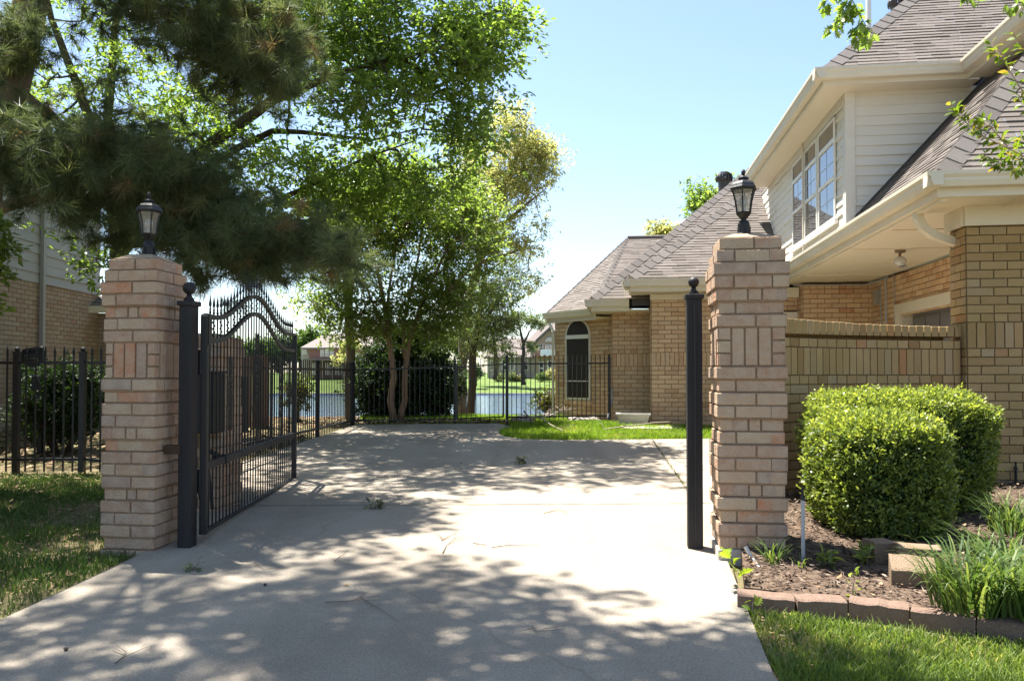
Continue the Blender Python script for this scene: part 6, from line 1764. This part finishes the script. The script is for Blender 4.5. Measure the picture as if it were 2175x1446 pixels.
mb.faces([a, b, r1, r0, a + Vector((0, 10, 0)), b + Vector((0, 10, 0))], [(0, 1, 2, 3), (0, 3, 4), (1, 5, 2), (4, 3, 2, 5)]); mb.obox(a - UP * .22, b - a, (0, 10, 0), UP * .2); mb.build('roof', FARROOF, fh)
mb = MB(); far_box(mb, 639, 739, 657, 805, YF + .4, 6); mb.build('wall', FARWALL, fh)
far_window(fh, 642, 739, 652, 752, YF + .4, 1)
for x in (680, 690.3, 700.6): far_window(fh, x, 738.5, x + 8.4, 757.5, YF)
mb = MB(); far_box(mb, 645, 762, 800, 765, YF - 3.0, 3.2, t=.2); mb.build('porch_roof', FARROOF, fh)
for x in (660, 684, 705, 728):
    mb = MB(); far_box(mb, x, 765, x + 2, 806, YF - 2.8, .25); mb.build('porch_post', FARWALL, fh)
for x in (664, 689, 712): far_window(fh, x, 770, x + 13, 796, YF, 1)

fr = thing('lake_house', 'tan two storey house far across the pond with gable and arched window', 'house', at(1140, 805, YF))
mb = MB(); far_box(mb, 1128, 722, 1300, 808, YF, 9); mb.build('wall', FARWALL, fr)
mb = MB(); far_box(mb, 1035, 757, 1127, 806, YF + .5, 8); mb.build('wall', FARWALL, fr)
def froof(x0, x1, ye, yr, rx0, rx1, Y, dep, nm='roof'):
    mb = MB(); a, b = at(x0, ye, Y), at(x1, ye, Y); r0, r1 = at(rx0, yr, Y + dep), at(rx1, yr, Y + dep)
    mb.faces([a, b, r1, r0, a + Vector((0, 2 * dep, 0)), b + Vector((0, 2 * dep, 0))], [(0, 1, 2, 3), (0, 3, 4), (1, 5, 2), (4, 3, 2, 5)]); mb.obox(a - UP * .25, b - a, (0, .3, 0), UP * .22)
    mb.build(nm, FARROOF, fr)
froof(1028, 1136, 758, 718, 1060, 1150, YF - .3, 5); froof(1120, 1310, 724, 672, 1165, 1290, YF - .5, 6)
mb = MB(); far_box(mb, 1140, 726, 1196, 806, YF - 1.2, 1.3)
a, b, c_ = at(1140, 726, YF - 1.2), at(1196, 726, YF - 1.2), at(1168, 700, YF - 1.2); mb.prism([a, b, c_], (0, 4, 0)); mb.build('gable', BRICKW, fr)
mb = MB()
for s0, s1 in ((a, c_), (b, c_)):
    d = (s1 - s0); ext = -d * .1
    mb.prism([s0 + ext + Vector((0, -.4, .1)), s1 + Vector((0, -.4, .1)), s1 + Vector((0, -.4, .45)), s0 + ext + Vector((0, -.4, .45))], (0, 4.4, 0))
mb.build('roof', FARROOF, fr)
mb = MB(); cc = at(1168, 726, YF - 1.3); r = .062 * YF / 10
P = [cc + Vector((math.cos(math.pi * k / 14) * .66, 0, math.sin(math.pi * k / 14) * .66)) for k in range(15)]; mb.prism(P, (0, -.06, 0)); aw = mb.build('window', WHITE, fr)
P = [cc + Vector((math.cos(math.pi * k / 14) * .56, -.07, math.sin(math.pi * k / 14) * .56 + .04)) for k in range(15)]; mb = MB(); mb.prism(P, (0, -.03, 0)); mb.build('pane', PANE, aw)
for x, y, x1, y1 in ((1144, 731, 1154, 744), (1158, 732, 1167, 744), (1168.5, 732, 1178, 744), (1145, 768, 1155, 796), (1162, 766, 1182, 796)): far_window(fr, x, y, x1, y1, YF - 1.2)
for x in (1040, 1066, 1084, 1112): far_window(fr, x, 762, x + 10, 786, YF + .5)
mb = MB(); far_box(mb, 1136, 750, 1200, 757, YF - 3.2, 2.0); far_box(mb, 1137, 757, 1139, 806, YF - 3.1, .2); mb.build('balcony', BRICKR, fr)
A = at(1149, 742, YF - 3.35); B = at(1180, 742, YF - 3.35); mb = MB(); n = 16
for i in range(n):
    t0, t1 = i / n, (i + 1) / n; p0 = A.lerp(B, t0); p1 = A.lerp(B, t1); w0 = .12 * math.sin(i * 1.9); w1 = .12 * math.sin((i + 1) * 1.9)
    mb.face([p0 + Vector((0, w0 * .4, 0)), p1 + Vector((0, w1 * .4, 0)), p1 + Vector((-.1, w1, -.85 - .1 * math.sin(i + 1))), p0 + Vector((-.1, w0, -.85 - .1 * math.sin(i)))], 0, .5)
o = mb.build('hanging_cloth', CLOTH, base=A); tag(o, 'white cloth hanging over the balcony of the far tan house', 'cloth'); md = o.modifiers.new('thick', 'SOLIDIFY'); md.thickness = .03

def far_tree(name, label, x, ybase, Y, trunk, blobs, leaf=.42, m=FARL, seed=1, per=36, sig=.55, needles=False, gap=.2, group='trees on the far bank'):
    make_tree(name, label, 'tree', [limb(*[(px, py, Y, r) for px, py, r in t]) for t in trunk], [blob(bx, by, Y, rx, ry, max(rx, ry) * Y / F * .8, n) for bx, by, rx, ry, n in blobs],
              leaf, m, BARKD, seed, per=per, sig=sig, tw=.02, zmin=1.5, gap=gap, group=group, width=.5)
far_tree('pine_tree', 'far bank pine with bare forked trunk before the tan house', 1112, 818, 94, [[(1112, 818, .28), (1111, 770, .24), (1112, 730, .2), (1105, 700, .12), (1100, 672, .05)], [(1113, 728, .16), (1124, 705, .1), (1140, 686, .05)], [(1112, 742, .08), (1085, 736, .05), (1070, 742, .03)], [(1111, 756, .07), (1080, 752, .05), (1060, 756, .03)]],
         [(1105, 675, 34, 16, 46), (1135, 682, 22, 12, 22), (1085, 690, 22, 12, 22), (1150, 690, 10, 8, 7), (1070, 740, 22, 8, 14), (1125, 735, 10, 12, 10), (1075, 757, 24, 6, 10)], .30, GREYL, 71, 46, .5)
far_tree('lawn_tree', 'far bank dark trunked tree left of the bare pine', 1052, 806, 97, [[(1052, 806, .3), (1053, 765, .28), (1050, 720, .2), (1040, 690, .08)]], [(1045, 700, 40, 30, 60), (1030, 730, 30, 16, 24), (1020, 690, 26, 22, 24)], .3, FARL, 72, 46, .5)
far_tree('lawn_tree', 'small dark ornamental tree on the far lawn behind the walk gate', 1012, 818, 92, [[(1012, 820, .09), (1012, 800, .07), (1012, 785, .03)]], [(1008, 790, 20, 12, 46)], .24, DARKL, 73, 46, .35)
far_tree('lawn_tree', 'bright young tree before the rosy brick lake house', 735, 800, 104, [[(735, 802, .12), (735, 770, .09), (735, 745, .04)]], [(738, 748, 16, 22, 40), (716, 768, 11, 8, 12), (750, 735, 14, 18, 20)], .34, NEWL if False else PALEL, 74, 36, .4)
for i, (x, y, rx, ry, lab) in enumerate([(668, 718, 30, 17, 'round green tree behind the rosy lake house roof'), (640, 735, 26, 22, 'dense green tree left of the rosy lake house'), (590, 742, 34, 24, 'broad far tree seen through the gate pickets'), (540, 745, 34, 22, 'hazy far tree farther along behind the gate'), (490, 742, 36, 24, 'far tree nearest the pillar behind the gate'), (800, 715, 40, 26, 'far tree hidden partly by the myrtle stems'), (860, 725, 40, 26, 'far tree behind the evergreen shrub'), (920, 720, 40, 26, 'far tree behind the willow trunk'), (985, 725, 34, 26, 'far tree left of the tan lake house'), (1230, 690, 50, 30, 'far tree behind the tan lake house')]):
    far_tree('shade_tree', lab, x, 800, 150, [[(x, 792, .5), (x + 1, 755, .4), (x, y, .15)]], [(x, y, rx, ry, 90), (x - rx * .4, y + ry * .5, rx * .7, ry * .6, 40)], .75, FARL, 200 + i, 34, .9, gap=.1)
b = [(1085, 800, 14, 7), (1060, 803, 10, 7), (1150, 800, 14, 8), (1172, 795, 10, 12), (1100, 805, 10, 5)]
for i, (x, y, rx, ry) in enumerate(b):
    shrub('lawn_shrub', ['clump of pale shrubs under the bare far pine', 'grey green shrub beside the dark far trunk', 'low green shrub before the far gable wall', 'bright round shrub by the bay corner, far bank', 'tiny flowering shrub right of the far pine foot'][i], 'shrub', at(x, y + ry, 105), [blob(x, y, 105, rx, ry, .7, 40)], .2, [GREYL, GREYL, FARL, PALEL, REDL][i], 300 + i, 30, .22, .5, 3, spread=.3, hgt=.4, group='shrubs on the far bank')
# ------------------------------------------------------------------ light, sky, camera
w = bpy.data.worlds.new('World'); SC.world = w; w.use_nodes = True
N = w.node_tree.nodes; L = w.node_tree.links
sky = N.new('ShaderNodeTexSky'); sky.sky_type = 'NISHITA'; sky.sun_disc = False
sky.sun_elevation = SUN_EL; sky.sun_rotation = math.atan2(SUN_TO.x, SUN_TO.y)
sky.air_density = 1.0; sky.dust_density = 0.8; sky.ozone_density = 1.0; sky.altitude = 100
L.new(sky.outputs['Color'], N['Background'].inputs['Color']); N['Background'].inputs['Strength'].default_value = 0.076
sl = bpy.data.lights.new('sun', 'SUN'); sl.energy = 5.0; sl.angle = math.radians(0.53); sl.color = (1.0, 0.955, 0.88)
so = bpy.data.objects.new('sun', sl); COL.objects.link(so); so.location = (-10, 5, 30)
so.rotation_euler = (-SUN_TO).to_track_quat('-Z', 'Y').to_euler()

cam = bpy.data.cameras.new('camera'); co = bpy.data.objects.new('camera', cam); COL.objects.link(co)
co.location = (0, 0, EYE); co.rotation_euler = (math.radians(90) + PITCH, 0, 0)
cam.sensor_width = 36.0; cam.lens = F / 2175 * 36.0; cam.sensor_fit = 'HORIZONTAL'
cam.shift_x = (1087.5 - CX) / 2175; cam.shift_y = (YC - 723.0) / 2175
cam.clip_start = 0.05; cam.clip_end = 3000
SC.camera = co
SC.view_settings.view_transform = 'Standard'; SC.view_settings.look = 'None'
SC.view_settings.exposure = 1.88; SC.view_settings.gamma = 1.0
SC.cycles.max_bounces = 14; SC.cycles.diffuse_bounces = 8; SC.cycles.transmission_bounces = 12; SC.cycles.transparent_max_bounces = 12
SC.cycles.use_denoising = True
